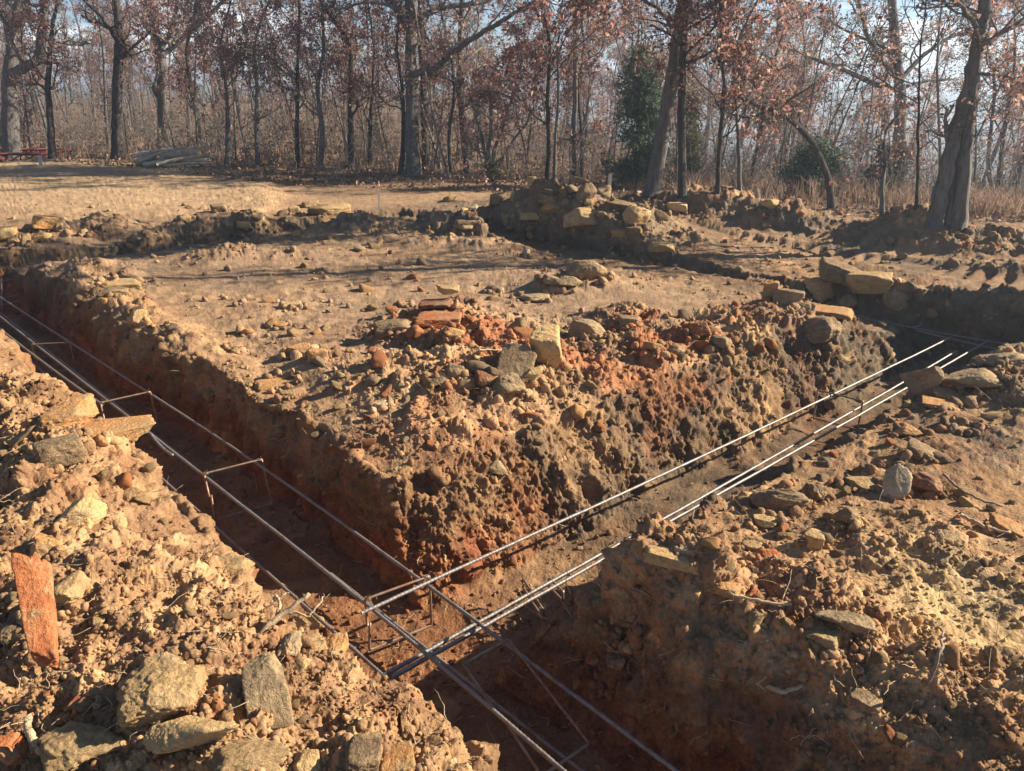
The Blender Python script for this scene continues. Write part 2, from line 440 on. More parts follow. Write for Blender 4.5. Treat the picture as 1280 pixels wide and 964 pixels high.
MSOIL = soil_material(); gm.materials.append(MSOIL)

def rock_material(name, a, b_, c_, scale=9, bstr=.5):
    m, nt, b = newmat(name)
    n1 = noise(nt, scale, 6, .65); n2 = noise(nt, scale * 7, 5, .7)
    r1 = ramp(nt, n1.outputs[0], [(.30, a), (.5, b_), (.68, c_)])
    r2 = ramp(nt, n2.outputs[0], [(.28, (.62, .6, .57)), (.5, (1, 1, 1)), (.72, (1.25, 1.22, 1.18))])
    oi = nt.nodes.new('ShaderNodeObjectInfo')
    r3 = ramp(nt, oi.outputs['Random'], [(0, (.80, .78, .76)), (1, (1.18, 1.15, 1.1))])
    c = mulc(nt, r1.outputs[0], r2.outputs[0]); c = mulc(nt, c, r3.outputs[0])
    nt.links.new(c, b.inputs['Base Color'])
    # crusts of soil stuck on in patches
    n3 = noise(nt, 16, 7, .75); r4 = ramp(nt, n3.outputs[0], [(.53, (0, 0, 0)), (.60, (.75, .75, .75))])
    md = nt.nodes.new('ShaderNodeMix'); md.data_type = 'RGBA'; nt.links.new(r4.outputs[0], md.inputs[0]); nt.links.new(c, md.inputs[6])
    n4 = noise(nt, 70, 3); r5 = ramp(nt, n4.outputs[0], [(.3, (.27, .175, .09)), (.7, (.44, .30, .155))]); nt.links.new(r5.outputs[0], md.inputs[7])
    nt.links.new(md.outputs[2], b.inputs['Base Color'])
    bump(nt, b, [(n1.outputs[0], bstr * .6, .03), (n2.outputs[0], min(1, bstr * 1.5), .012), (n3.outputs[0], .6, .02)])
    return m
RM = {
 'tan': rock_material('tan sandstone', (.33, .215, .10), (.46, .31, .15), (.54, .39, .20)),
 'yellow': rock_material('yellow sandstone', (.40, .255, .11), (.55, .375, .175), (.62, .45, .25)),
 'orange': rock_material('orange sandstone', (.40, .19, .075), (.52, .28, .115), (.42, .28, .14)),
 'red': rock_material('red clay stone', (.32, .10, .045), (.45, .17, .07), (.42, .22, .11)),
 'darkred': rock_material('dark red clay', (.17, .075, .045), (.26, .12, .07), (.32, .18, .105)),
 'brown': rock_material('brown stone', (.17, .115, .07), (.26, .18, .105), (.36, .255, .15)),
 'grey': rock_material('grey clay', (.21, .155, .095), (.32, .235, .14), (.43, .31, .175)),
 'clod': rock_material('crumbly soil clod', (.30, .195, .095), (.42, .285, .145), (.50, .355, .185), 14, .9),
 'pale': rock_material('pale stone', (.36, .27, .17), (.50, .40, .26), (.58, .49, .36)),
}

# ------------------------------------------------------------------ rocks
_ico = {}
def ico(n):
    if n not in _ico:
        bm = bmesh.new(); bmesh.ops.create_icosphere(bm, subdivisions=n, radius=1)
        _ico[n] = (np.array([v.co[:] for v in bm.verts]), np.array([[v.index for v in f.verts] for f in bm.faces]))
        bm.free()
    return _ico[n]
def rock_verts(style, seed, sub=4):
    rg = np.random.default_rng(seed)
    V, Fc = ico(sub); d = V / np.linalg.norm(V, axis=1, keepdims=True)
    pl = []
    if style in ('block', 'slab', 'wedge'):
        A = Matrix.Rotation(0, 3, 'Z')
        for ax in range(3):
            for sg in (-1, 1):
                n = np.zeros(3); n[ax] = sg; n += rg.normal(0, .13, 3); n /= np.linalg.norm(n)
                pl.append((n, 1.0 * rg.uniform(.8, 1.0)))
        for _ in range(7):
            n = rg.normal(0, 1, 3); n /= np.linalg.norm(n); pl.append((n, rg.uniform(1.0, 1.3)))
        k = 38; na = .09
    elif style == 'sharp':
        for _ in range(11):
            n = rg.normal(0, 1, 3); n /= np.linalg.norm(n); pl.append((n, rg.uniform(.62, 1.0)))
        pl += [(np.array([0, 0, 1.]), 1), (np.array([0, 0, -1.]), 1), (np.array([0, 1., 0]), 1), (np.array([0, -1., 0]), 1), (np.array([1., 0, 0]), 1), (np.array([-1., 0, 0]), 1)]
        k = 46; na = .10
    elif style == 'round':
        for _ in range(14):
            n = rg.normal(0, 1, 3); n /= np.linalg.norm(n); pl.append((n, rg.uniform(.85, 1.05)))
        k = 22; na = .11
    else:
        for _ in range(22):
            n = rg.normal(0, 1, 3); n /= np.linalg.norm(n); pl.append((n, rg.uniform(.75, 1.05)))
        k = 14; na = .30
    acc = np.zeros(len(d))
    for n, dist in pl:
        q_ = np.clip(d @ n, 1e-4, None) / dist
        acc += q_ ** k
    rad = acc ** (-1.0 / k)
    pts = d * rad[:, None]
    o = rg.uniform(0, 50, 3)
    nz = fbm(pts[:, 0] + o[0], pts[:, 1] + o[1], pts[:, 2] + o[2], 1.7, 4, seed % 97, .55)
    pts = pts * (1 + na * nz + .34 * na * fbm(pts[:, 0] + o[0], pts[:, 1] + o[1], pts[:, 2] + o[2], 8, 4, seed % 71, .65))[:, None]
    if style == 'clod':
        cl, _ = clods(pts[:, 0] + o[0], pts[:, 1] + o[1], pts[:, 2] + o[2], .42, seed % 89, .9, .25, .6)
        pts = pts * (1 + .30 * cl)[:, None]
    else:
        rdg = np.abs(fbm(pts[:, 0] + o[1], pts[:, 1] + o[2], pts[:, 2] * 2 + o[0], 2.6, 3, seed % 83))
        pts = pts * (1 - .05 * np.clip(.25 - rdg, 0, 1) * 4)[:, None]
    if style == 'wedge':
        f = np.clip((pts[:, 0] + 1) / 2, 0, 1); pts[:, 2] *= 1.05 - .72 * f; pts[:, 1] *= 1.05 - .5 * f
    lo, hi = pts.min(0), pts.max(0)
    pts = (pts - (lo + hi) / 2) / ((hi - lo) / 2)
    return pts, Fc

def tag(o, label=None, cat=None, group=None, kind=None):
    if label: o['label'] = label
    if cat: o['category'] = cat
    if group: o['group'] = group
    if kind: o['kind'] = kind
    return o
NROCK = [0]; FOOT = []
def rock(px, py, w, h, style, mat, label, name='rock', dr=.75, roll=0, yaw=0, pitch=0, sink=.24, up=0, zfix=None, cat=None, flat=None, sub=None):
    """A stone seen at photo point (px, py), w by h across there, resting on the ground under it."""
    NROCK[0] += 1
    P0, k = cast(px, min(py + h * .32, 962)); D = k
    if zfix is not None: P0 = np.array([*g(px, py + h * .32, zfix), zfix]); D = k = (zfix - H) / ray(px, py + h * .32)[2]
    dep = math.atan2(H - P0[2], math.hypot(P0[0], P0[1]))
    wm = w * D / F / 2; hm = h * D / F / 2
    sy = wm * dr
    sz = max((hm - sy * math.sin(dep) * .7) / math.cos(dep), hm * .35) if flat is None else hm * flat
    if flat is not None: sy = hm * 1.25
    if flat is not None and flat >= .7: sy = min(wm, hm) * .42; sz = hm; pitch = -46 if pitch else 0
    elif dep > R(30) and style != 'wedge': sy = hm * 1.15; sz = hm * .60
    pts, Fc = rock_verts(style, 1000 + NROCK[0] * 7, sub or (6 if w > 90 else 5 if w > 30 else 4))
    pts = pts * np.array([wm, sy, sz])
    az = math.atan2(P0[0], P0[1])
    rot = Matrix.Rotation(-az, 3, 'Z') @ Matrix.Rotation(R(yaw), 3, 'Z') @ Matrix.Rotation(R(pitch), 3, 'X') @ Matrix.Rotation(R(roll), 3, 'Y')
    pts = pts @ np.array(rot).T
    me = mesh_from_arrays(name, pts, Fc); me.materials.append(RM[mat])
    o = bpy.data.objects.new(name, me); COL.objects.link(o)
    zz = -pts[:, 2].min()
    o.location = (P0[0], P0[1] + 0, P0[2] + zz * (1 - 2 * sink) + up)
    FOOT.append((o.location[0], o.location[1], max(wm, sy), k))
    tag(o, label, cat or ('rock' if 'clod' not in name else 'clod'))
    return o

ROCKS = [
 # left bank
 (150, 538, 88, 46, 'wedge', 'orange', 'orange-tan wedge of sandstone poking out over the left trench and its rods', dict(roll=-6, dr=.7, zfix=.13, sink=.1)),
 (103, 640, 62, 44, 'round', 'yellow', 'smooth yellow boulder alone on the left bank', dict(sink=.08)),
 (60, 768, 42, 150, 'slab', 'red', 'long upright red slab standing on the left bank', dict(flat=1.0, pitch=-30, roll=8, sink=.06, up=.03)),
 (92, 731, 46, 42, 'round', 'tan', 'tan knobbly stone touching the long red slab', dict(sink=.1)),
 (60, 680, 36, 34, 'sharp', 'orange', 'small orange stone just above the long red slab', {}),
 (88, 512, 66, 42, 'sharp', 'orange', 'broad dusty orange stone behind the wedge on the left bank', dict(dr=.9)),
 (78, 560, 58, 42, 'block', 'brown', 'brown blocky stone under the wedge of sandstone', {}),
 (30, 543, 34, 34, 'round', 'brown', 'brown rounded stone at the left end of the stones by the wedge', {}),
 (205, 850, 108, 88, 'clod', 'tan', 'big rough clod leaning on the flat round one at the bottom of the left bank', dict(dr=.9, name='soil_clod', sink=.2)),
 (240, 903, 110, 78, 'round', 'tan', 'big flat-topped round tan boulder low on the left bank', dict(dr=.95, sink=.1)),
 (312, 935, 100, 62, 'clod', 'clod', 'wide crumbly tan clod at the bottom edge below the flat round boulder', dict(name='soil_clod')),
 (335, 850, 54, 96, 'slab', 'grey', 'grey flat-faced upright slab beside the pale forked root', dict(flat=.8, pitch=-25, sink=.2)),
 (395, 804, 36, 28, 'block', 'tan', 'squared tan block right of the grey upright slab', {}),
 (362, 800, 34, 36, 'clod', 'grey', 'grey clod between the forked root and the squared tan block', dict(name='soil_clod')),
 (386, 778, 40, 26, 'sharp', 'yellow', 'yellow-brown stone on top of the squared tan block', {}),
 (378, 829, 26, 26, 'round', 'tan', 'small round tan stone below the squared tan block', {}),
 (420, 805, 34, 34, 'sharp', 'orange', 'orange stone at the trench edge right of the squared tan block', {}),
 (455, 938, 50, 48, 'block', 'brown', 'greyish brown angular stone at the bottom left of the crossing', {}),
 (498, 942, 46, 48, 'block', 'orange', 'orange squared stone beside the greyish brown one at the bottom edge', {}),
 (438, 915, 14, 20, 'round', 'yellow', 'little egg-shaped yellow stone above the greyish brown one', {}),
 (14, 928, 44, 44, 'sharp', 'red', 'bright red lump in the bottom left corner', dict()),
 (384, 944, 34, 36, 'sharp', 'tan', 'small pointed tan stone at the bottom edge by the wide clod', {}),
 (125, 772, 16, 24, 'round', 'tan', 'small oval tan stone standing below the knobbly one', {}),
 (98, 875, 26, 18, 'sharp', 'red', 'small red chip left of the big rough clod', {}),
 (20, 786, 36, 34, 'clod', 'brown', 'dark brown clod left of the long red slab', dict(name='soil_clod')),
 (105, 915, 90, 70, 'clod', 'clod', 'mossy looking rooty clod left of the flat round boulder', dict(name='soil_clod')),
 (290, 700, 56, 40, 'clod', 'clod', 'soft tan clod on the crest of the left bank above the forked root', dict(name='soil_clod', sink=.35)),
 (95, 706, 0, 0, '', '', '', None),
 # pad corner heap
 (645, 450, 46, 58, 'slab', 'brown', 'dark brown leaning slab beside the yellow angular rock', dict(flat=.8, pitch=-20, roll=14)),
 (682, 434, 42, 58, 'sharp', 'yellow', 'bright yellow angular rock at the middle of the red heap', dict(up=.02)),
 (665, 468, 26, 22, 'sharp', 'yellow', 'small yellow stone at the foot of the leaning brown slab', {}),
 (548, 396, 60, 20, 'slab', 'red', 'red layered stone, second from the top of the small stone stack', {}),
 (545, 386, 44, 14, 'slab', 'darkred', 'dark red thin slab inside the small stone stack', dict(up=.04)),
 (560, 374, 30, 13, 'slab', 'tan', 'pale orange chip on top of the small stone stack', dict(up=.09)),
 (492, 406, 50, 30, 'block', 'brown', 'brown block left of the small stone stack', {}),
 (568, 419, 26, 14, 'sharp', 'orange', 'orange chip under the small stone stack', {}),
 (398, 443, 26, 22, 'block', 'orange', 'orange block alone at the left tip of the red heap', {}),
 (372, 436, 34, 16, 'sharp', 'orange', 'low orange stone left of the orange block on the pad', {}),
 (345, 477, 52, 15, 'slab', 'orange', 'long flat orange slab on the pad edge above the left trench', {}),
 (360, 492, 22, 13, 'block', 'tan', 'squared tan stone under the long flat orange slab', {}),
 (478, 507, 20, 13, 'sharp', 'pale', 'whitish pink chip on the pad corner', {}),
 (636, 480, 46, 36, 'clod', 'grey', 'grey crumbly clod in front of the leaning brown slab', dict(name='soil_clod')),
 (608, 472, 30, 24, 'round', 'darkred', 'dark red round stone left of the grey crumbly clod', {}),
 (550, 475, 28, 18, 'round', 'brown', 'brown oval stone below the small stone stack', {}),
 (665, 519, 30, 20, 'sharp', 'red', 'red lump in front of the grey crumbly clod', {}),
 (624, 527, 22, 16, 'sharp', 'red', 'smaller red lump to the left of its red neighbour on the pad corner', {}),
 (600, 450, 20, 16, 'round', 'yellow', 'small round yellow stone left of the leaning brown slab', {}),
 (568, 462, 26, 26, 'clod', 'grey', 'grey-green clod left of the dark red round stone', dict(name='soil_clod')),
 (735, 410, 50, 36, 'sharp', 'grey', 'grey angular rock right of the bright yellow one', {}),
 (868, 408, 42, 28, 'round', 'red', 'domed dark red rock at the right end of the red heap', {}),
 (815, 432, 24, 18, 'sharp', 'orange', 'small orange angular stone right of the grey angular rock', {}),
 (845, 437, 30, 20, 'round', 'brown', 'round brown stone beside the small orange angular one', {}),
 (785, 400, 30, 14, 'slab', 'brown', 'flat brown stone behind the grey angular rock', {}),
 (1024, 414, 50, 40, 'clod', 'brown', 'big brown clod on the far right corner of the pad', dict(name='soil_clod', sink=.08)),
 (622, 582, 28, 26, 'round', 'grey', 'grey round stone set in the corner wall', dict(sink=.3)),
 (551, 597, 10, 10, 'round', 'pale', 'tiny white pebble in the corner wall', {}),
 (735, 432, 26, 18, 'sharp', 'darkred', 'dark red lump under the grey angular rock', {}),
 (900, 425, 26, 18, 'clod', 'brown', 'small brown clod right of the domed dark red rock', dict(name='soil_clod')),
 # pad surface
 (174, 398, 24, 24, 'slab', 'yellow', 'yellow flat stone on edge at the rim of the left trench', dict(flat=.8, pitch=-30, roll=20)),
 (150, 352, 50, 12, 'slab', 'yellow', 'long flat yellow stone near the far left corner of the pad', {}),
 (142, 364, 36, 16, 'slab', 'brown', 'brown slab just in front of the long flat yellow stone', {}),
 (365, 381, 24, 10, 'slab', 'tan', 'small flat tan stone in the middle of the pad', {}),
 (352, 405, 22, 9, 'sharp', 'orange', 'small flat orange stone in the middle of the pad', {}),
 (300, 378, 10, 7, 'block', 'darkred', 'tiny dark red brick-like stone on the pad', {}),
 (398, 340, 14, 8, 'sharp', 'darkred', 'small reddish stone on the far pad surface', {}),
 (505, 380, 18, 12, 'sharp', 'orange', 'orange stone behind the brown block on the pad', {}),
 (615, 362, 20, 14, 'sharp', 'brown', 'dark pointed stone alone beyond the red heap', {}),
 (668, 372, 40, 15, 'clod', 'grey', 'low dark clod beyond the bright yellow rock', dict(name='soil_clod')),
 (293, 437, 18, 10, 'clod', 'brown', 'small brown clod on the pad near the left trench', dict(name='soil_clod')),
 # near side of the far right trench
 (733, 335, 52, 32, 'round', 'brown', 'large domed brown clod by the far right trench', dict(name='soil_clod', sink=.25)),
 (711, 350, 36, 20, 'round', 'grey', 'round grey clod at the foot of the large domed one', dict(name='soil_clod')),
 (690, 352, 24, 18, 'clod', 'grey', 'smaller grey clod left of the round one', dict(name='soil_clod')),
 (658, 317, 10, 14, 'sharp', 'pale', 'pale pointed chip standing on the rim of the far trench', {}),
 # far rubble heap
 (728, 271, 48, 30, 'sharp', 'tan', 'big tan angular rock at the front of the far rubble heap', dict()),
 (796, 272, 28, 28, 'block', 'tan', 'cube-like tan block on the right of the far rubble heap', dict(yaw=38, dr=1, sink=.05)),
 (733, 240, 26, 24, 'sharp', 'brown', 'brown rock on top of the far rubble heap', {}),
 (722, 228, 26, 14, 'slab', 'tan', 'flat tan rock tipped on the crest of the far rubble heap', dict(roll=20)),
 (664, 229, 12, 18, 'sharp', 'tan', 'tan pointed stone standing at the left of the heap crest', {}),
 (622, 247, 20, 16, 'block', 'brown', 'brown block at the left shoulder of the far rubble heap', {}),
 (664, 270, 30, 13, 'slab', 'tan', 'flat tan slab in the middle of the far rubble heap', {}),
 (592, 260, 14, 10, 'round', 'pale', 'pale round stone at the left foot of the far rubble heap', {}),
 (580, 263, 12, 9, 'round', 'tan', 'tan round stone touching the pale one at the foot of the heap', {}),
 (774, 291, 22, 12, 'slab', 'tan', 'flat tan stone in front of the cube-like block', {}),
 (792, 289, 22, 13, 'slab', 'brown', 'brown flat stone under the cube-like block', {}),
 (776, 257, 40, 18, 'sharp', 'brown', 'broad brown rock behind the cube-like block', {}),
 (752, 240, 24, 20, 'sharp', 'grey', 'grey stone right of the brown one on the heap crest', {}),
 (690, 260, 28, 16, 'sharp', 'orange', 'orange stone above the flat tan slab on the heap', {}),
 (686, 248, 26, 16, 'sharp', 'brown', 'brown angular stone high on the left of the heap', {}),
 (585, 278, 34, 12, 'slab', 'brown', 'brown slab on the left slope of the far rubble heap', {}),
 (580, 285, 28, 12, 'round', 'grey', 'grey stone under the brown slab at the foot of the heap', {}),
 (826, 308, 34, 15, 'slab', 'tan', 'tan slab on the far rim of the far right trench', {}),
 (846, 258, 26, 12, 'slab', 'yellow', 'yellow slab lying right of the far rubble heap', {}),
 # far berm
 (412, 262, 54, 20, 'sharp', 'tan', 'big tan slab on the crest of the far berm', dict(dr=.5)),
 (368, 264, 14, 14, 'block', 'yellow', 'small squared yellow stone left of the big tan slab on the berm', {}),
 (388, 256, 22, 12, 'sharp', 'brown', 'brown stone behind the big tan slab on the berm', {}),
 (305, 280, 20, 13, 'block', 'tan', 'squared tan stone on the face of the far berm', {}),
 (275, 260, 22, 13, 'slab', 'grey', 'grey slab on the crest of the far berm', {}),
 (60, 279, 32, 20, 'block', 'orange', 'orange block at the left end of the far berm', dict(roll=15)),
 (77, 279, 10, 22, 'slab', 'yellow', 'thin yellow slab leaning beside the orange block on the berm', dict(flat=1, pitch=-20, roll=12)),
 (58, 297, 16, 14, 'round', 'yellow', 'round yellow stone under the orange block on the berm', {}),
 (34, 300, 12, 18, 'sharp', 'yellow', 'pointed yellow stone left of the round yellow one on the berm', {}),
 (46, 298, 18, 14, 'sharp', 'orange', 'orange stone between two yellow ones on the berm', {}),
 (12, 298, 24, 18, 'sharp', 'yellow', 'pale yellow stone at the left edge of the photo on the berm', {}),
 (106, 291, 10, 10, 'round', 'tan', 'small tan stone right of the orange block on the berm', {}),
 # right rock pile
 (1050, 343, 60, 30, 'slab', 'brown', 'long brown slab, uppermost of the rock pile in the right trench', dict(roll=12, dr=.6, up=.02)),
 (1084, 354, 54, 34, 'block', 'tan', 'large tan block with a lit end at the right of the rock pile', dict(up=.02)),
 (1027, 362, 52, 34, 'round', 'tan', 'rounded tan rock at the middle of the rock pile', {}),
 (962, 363, 20, 28, 'block', 'orange', 'orange upright block at the left end of the rock pile', {}),
 (985, 369, 38, 26, 'sharp', 'brown', 'triangular brown rock leaning on the orange upright block', {}),
 (1035, 388, 60, 15, 'slab', 'orange', 'flat orange rock lowest in the rock pile', {}),
 (1062, 378, 30, 24, 'round', 'grey', 'grey round rock under the large tan block', {}),
 (1000, 383, 26, 12, 'sharp', 'brown', 'small brown rock between the triangular one and the flat orange one', {}),
 (962, 258, 22, 14, 'sharp', 'tan', 'tan rock on the berm under the green thicket', {}),
 # right bank
 (1150, 478, 46, 52, 'wedge', 'brown', 'pointed grey-brown slab standing by the rods of the right trench', dict(roll=-50, dr=.5, sink=.2)),
 (1188, 493, 44, 12, 'slab', 'tan', 'flat tan slab lying at the foot of the pointed one', dict(roll=8)),
 (1174, 502, 44, 14, 'slab', 'orange', 'flat reddish slab under the flat tan slab', {}),
 (1118, 604, 32, 48, 'sharp', 'pale', 'pale almond-shaped stone standing upright on the right bank', dict(flat=.7, sink=.05, pitch=-15)),
 (1077, 601, 46, 20, 'round', 'tan', 'flat tan-grey stone lying left of the upright almond-shaped one', {}),
 (1079, 585, 16, 16, 'block', 'brown', 'small brown stone behind the flat tan-grey one', {}),
 (1152, 601, 46, 34, 'sharp', 'darkred', 'dark red rock right of the upright almond-shaped stone', dict()),
 (1112, 578, 24, 13, 'round', 'orange', 'small orange stone behind the upright almond-shaped one', {}),
 (1133, 538, 36, 18, 'sharp', 'orange', 'flat reddish stone between the pointed slab and the almond-shaped stone', {}),
 (1153, 565, 44, 22, 'slab', 'brown', 'long brown stone behind the dark red rock', dict(roll=18)),
 (1200, 533, 32, 9, 'slab', 'tan', 'thin tan slab above the long brown stone on the right bank', {}),
 (1258, 655, 46, 16, 'slab', 'orange', 'long flat stone near the right edge of the photo', dict(roll=12)),
 (1212, 470, 74, 36, 'round', 'grey', 'big grey-brown clod near the right edge by the far trench', dict(name='soil_clod', sink=.3)),
 (1248, 445, 60, 26, 'clod', 'grey', 'grey clod behind the big one near the right edge', dict(name='soil_clod', sink=.3)),
 (842, 700, 78, 26, 'slab', 'yellow', 'pale yellow long slab on top of the right bank mound', dict(roll=10, dr=.5, sink=.08)),
 (853, 684, 22, 14, 'block', 'pale', 'pale cube behind the pale yellow long slab', {}),
 (972, 618, 74, 44, 'clod', 'brown', 'big dark brown clod at the rim of the right trench', dict(name='soil_clod', dr=.6)),
 (1016, 614, 32, 32, 'clod', 'brown', 'dark brown clod touching the right side of the big one', dict(name='soil_clod')),
 (1057, 642, 38, 30, 'round', 'brown', 'grey-brown rounded rock below the flat tan-grey stone', {}),
 (1017, 668, 26, 30, 'sharp', 'tan', 'tan pointed stone left of the long pale yellow crust', {}),
 (958, 692, 38, 24, 'clod', 'red', 'red clod on the right bank mound', dict(name='soil_clod')),
 (940, 682, 30, 14, 'slab', 'tan', 'flat tan stone above the red clod', {}),
 (905, 731, 44, 28, 'sharp', 'orange', 'orange-brown rock below the pale yellow long slab', {}),
 (940, 738, 20, 26, 'round', 'red', 'reddish brown stone right of the orange-brown rock', {}),
 (1055, 770, 72, 38, 'clod', 'grey', 'large dark clod in the middle of the right bank', dict(name='soil_clod')),
 (1030, 790, 44, 32, 'block', 'tan', 'squared tan block in front of the large dark clod', {}),
 (958, 650, 36, 16, 'sharp', 'tan', 'flat tan stone just below the big dark brown clod', {}),
 (1182, 670, 34, 20, 'clod', 'grey', 'dark crumbly clod above the pale crust at right', dict(name='soil_clod')),
 (1080, 870, 40, 26, 'sharp', 'brown', 'brown angular stone at the lower right of the bank', {}),
 (944, 770, 20, 22, 'round', 'clod', 'round clod below the squared tan stones on the mound', dict(name='soil_clod')),
 (770, 822, 26, 24, 'block', 'brown', 'brown stone in the small slide of stones on the shaded mound face', dict(sink=.1)),
 (787, 808, 16, 14, 'sharp', 'yellow', 'yellow stone in the small slide on the shaded mound face', {}),
 (743, 822, 22, 14, 'block', 'red', 'reddish stone at the left of the slide on the shaded mound face', {}),
 (783, 778, 18, 12, 'block', 'brown', 'little brown stone at the top of the slide on the mound face', {}),
 (1228, 775, 0, 0, '', '', '', None),
]
for (px, py, w, h, style, mat, label, kw) in ROCKS:
    if kw is None: continue
    rock(px, py, w, h, style, mat, label, **kw)

# loose stones and clods that nothing tells apart: real objects, shared shapes
SCAT = []
KINDS = [('round', 'tan', 'small loose tan stone lying on the dug soil', 'loose small tan stones', 'small_stone', 'stone'),
         ('sharp', 'orange', 'small loose orange stone lying on the dug soil', 'loose small orange stones', 'small_stone', 'stone'),
         ('sharp', 'brown', 'small loose brown stone lying on the dug soil', 'loose small brown stones', 'small_stone', 'stone'),
         ('clod', 'clod', 'crumbly tan lump of soil lying loose among the diggings', 'loose crumbly soil clods', 'soil_clod', 'clod'),
         ('clod', 'grey', 'grey lump of topsoil lying loose among the diggings', 'loose grey soil clods', 'soil_clod', 'clod'),
         ('sharp', 'red', 'small loose red clay lump lying on the dug soil', 'loose red clay lumps', 'clay_lump', 'clod')]
protos = {}
for ki, (style, mat, *_r) in enumerate(KINDS):
    for v in range(4):
        pts, Fc = rock_verts(style, 5000 + ki * 31 + v, 3)
        me = mesh_from_arrays(_r[2], pts, Fc); me.materials.append(RM[mat]); protos[ki, v] = me
ZONES = [  # photo areas with their share and the mix of kinds
 ((0, 480, 460, 940), 52, (3, 1, 1, 5, 1, 1)), ((380, 385, 1000, 560), 70, (1, 3, 3, 2, 2, 5)),
 ((740, 600, 1270, 950), 62, (2, 2, 3, 5, 3, 1)), ((560, 232, 850, 300), 32, (5, 2, 5, 2, 2, 0)),
 ((0, 255, 480, 320), 26, (5, 2, 3, 2, 3, 0)), ((850, 245, 1270, 460), 30, (2, 1, 3, 3, 5, 0)),
 ((1000, 470, 1270, 640), 24, (2, 2, 4, 2, 4, 2)), ((130, 320, 760, 420), 34, (3, 2, 2, 2, 2, 1))]
for (x0, y0, x1, y1), n, wts in ZONES:
    for _ in range(n):
        px, py = rng.uniform(x0, x1), rng.uniform(y0, y1)
        P0, k = cast(px, py)
        ss_, tt_ = ST(P0[0], P0[1])
        if P0[2] < -.2: continue
        ki = rng.choice(6, p=np.array(wts) / sum(wts)); v = rng.integers(4)
        o = bpy.data.objects.new(KINDS[ki][4], protos[ki, v]); COL.objects.link(o)
        sz = min(np.exp(rng.normal(math.log(7.5), .34)), 12) * k / F * (1.0 if k < 6 else .75)
        sc = np.array([sz * rng.uniform(.8, 1.35), sz * rng.uniform(.7, 1.1), sz * rng.uniform(.5, .85)])
        o.scale = sc; o.rotation_euler = (rng.normal(0, .35), rng.normal(0, .35), rng.uniform(0, 6.3))
        o.location = (P0[0], P0[1], P0[2] + sc[2] * .35)
        tag(o, KINDS[ki][2], KINDS[ki][5], KINDS[ki][3])

# crumbs of soil: far too many to count
def scatter_mesh(name, pts_list, proto_list, mats, label=None):
    pass
def crumbs():
    PV = [rock_verts('sharp' if i % 3 else 'block', 9000 + i, 2) for i in range(6)]
    V = []; Fs = []; Cs = []; base = 0
    n = 36000
    px = rng.uniform(-20, 1300, n); py = 250 + (1010 - 250) * rng.uniform(0, 1, n) ** .75
    cols = np.array([tan_, brown_, yel_, orange_, grey_, red_])
    ii = np.clip(np.searchsorted(ANG, np.arctan2(px - 640, F * CP + (482 - py) * SP)), 1, nc_ - 1)
    for k_ in range(n):
        d = ray(px[k_], py[k_]); i = ii[k_]
        hd = math.hypot(d[0], d[1]); kk = RRg[i] / hd
        hit = np.argmax((H + d[2] * kk <= zfin[i]) & (RRg[i] > 1.0))
        if hit == 0: continue
        fi = i * nr_ + hit
        if rng.random() > (.03 + .8 * rough[fi]) * (1 - .82 * pk[fi]) * (1 - .25 * wall[fi]): continue
        D = kk[hit]
        sz = min(np.exp(rng.normal(math.log(1.7), .5)) * max(D, 2.2) / F, .05)
        p_, f_ = PV[rng.integers(6)]
        M_ = np.array(Euler((rng.uniform(0, 6), rng.uniform(0, 6), rng.uniform(0, 6))).to_matrix())
        q_ = (p_ * sz * rng.uniform(.45, 1.3, 3)) @ M_.T + np.array([Px[i, hit], Py[i, hit], zfin[i, hit] + sz * .3])
        V.append(q_); Fs.append(f_ + base); base += len(q_)
        c_ = col[fi] * rng.uniform(.7, 1.3)
        if rng.random() < .22: c_ = .6 * c_ + .4 * cols[rng.integers(6)]
        Cs.append(np.tile(np.clip(c_, .02, .8), (len(q_), 1)))
    for (fx, fy, fr, k_) in FOOT:
        for _ in range(34 if k_ < 6 else 16):
            az = rng.uniform(0, 6.3); rr_ = fr * rng.uniform(.8, 1.35); X_, Y_ = fx + rr_ * math.cos(az), fy + rr_ * math.sin(az) * .8
            sz = min(np.exp(rng.normal(math.log(3.0), .5)) * k_ / F, .04); p_, f_ = PV[rng.integers(6)]
            M_ = np.array(Euler((rng.uniform(0, 6), rng.uniform(0, 6), rng.uniform(0, 6))).to_matrix())
            q_ = (p_ * sz * rng.uniform(.65, 1.2, 3)) @ M_.T + np.array([X_, Y_, gz(X_, Y_) + sz * .25])
            V.append(q_); Fs.append(f_ + base); base += len(q_)
            i_ = int(np.clip(np.searchsorted(ANG, math.atan2(X_, Y_)), 1, nc_ - 1)); j_ = int(np.clip(np.searchsorted(RRg[i_], math.hypot(X_, Y_)), 0, nr_ - 1))
            Cs.append(np.tile(np.clip(col[i_ * nr_ + j_] * rng.uniform(.7, 1.3), .02, .8), (len(q_), 1)))
    me = mesh_from_arrays('soil_crumbs', np.concatenate(V), np.concatenate(Fs), False); add_color(me, np.concatenate(Cs))
    me.materials.append(MSOIL)
    o = bpy.data.objects.new('soil_crumbs', me); COL.objects.link(o)
    tag(o, 'crumbs and pebbles of soil strewn over all the diggings', 'soil crumbs', None, 'stuff')
crumbs()

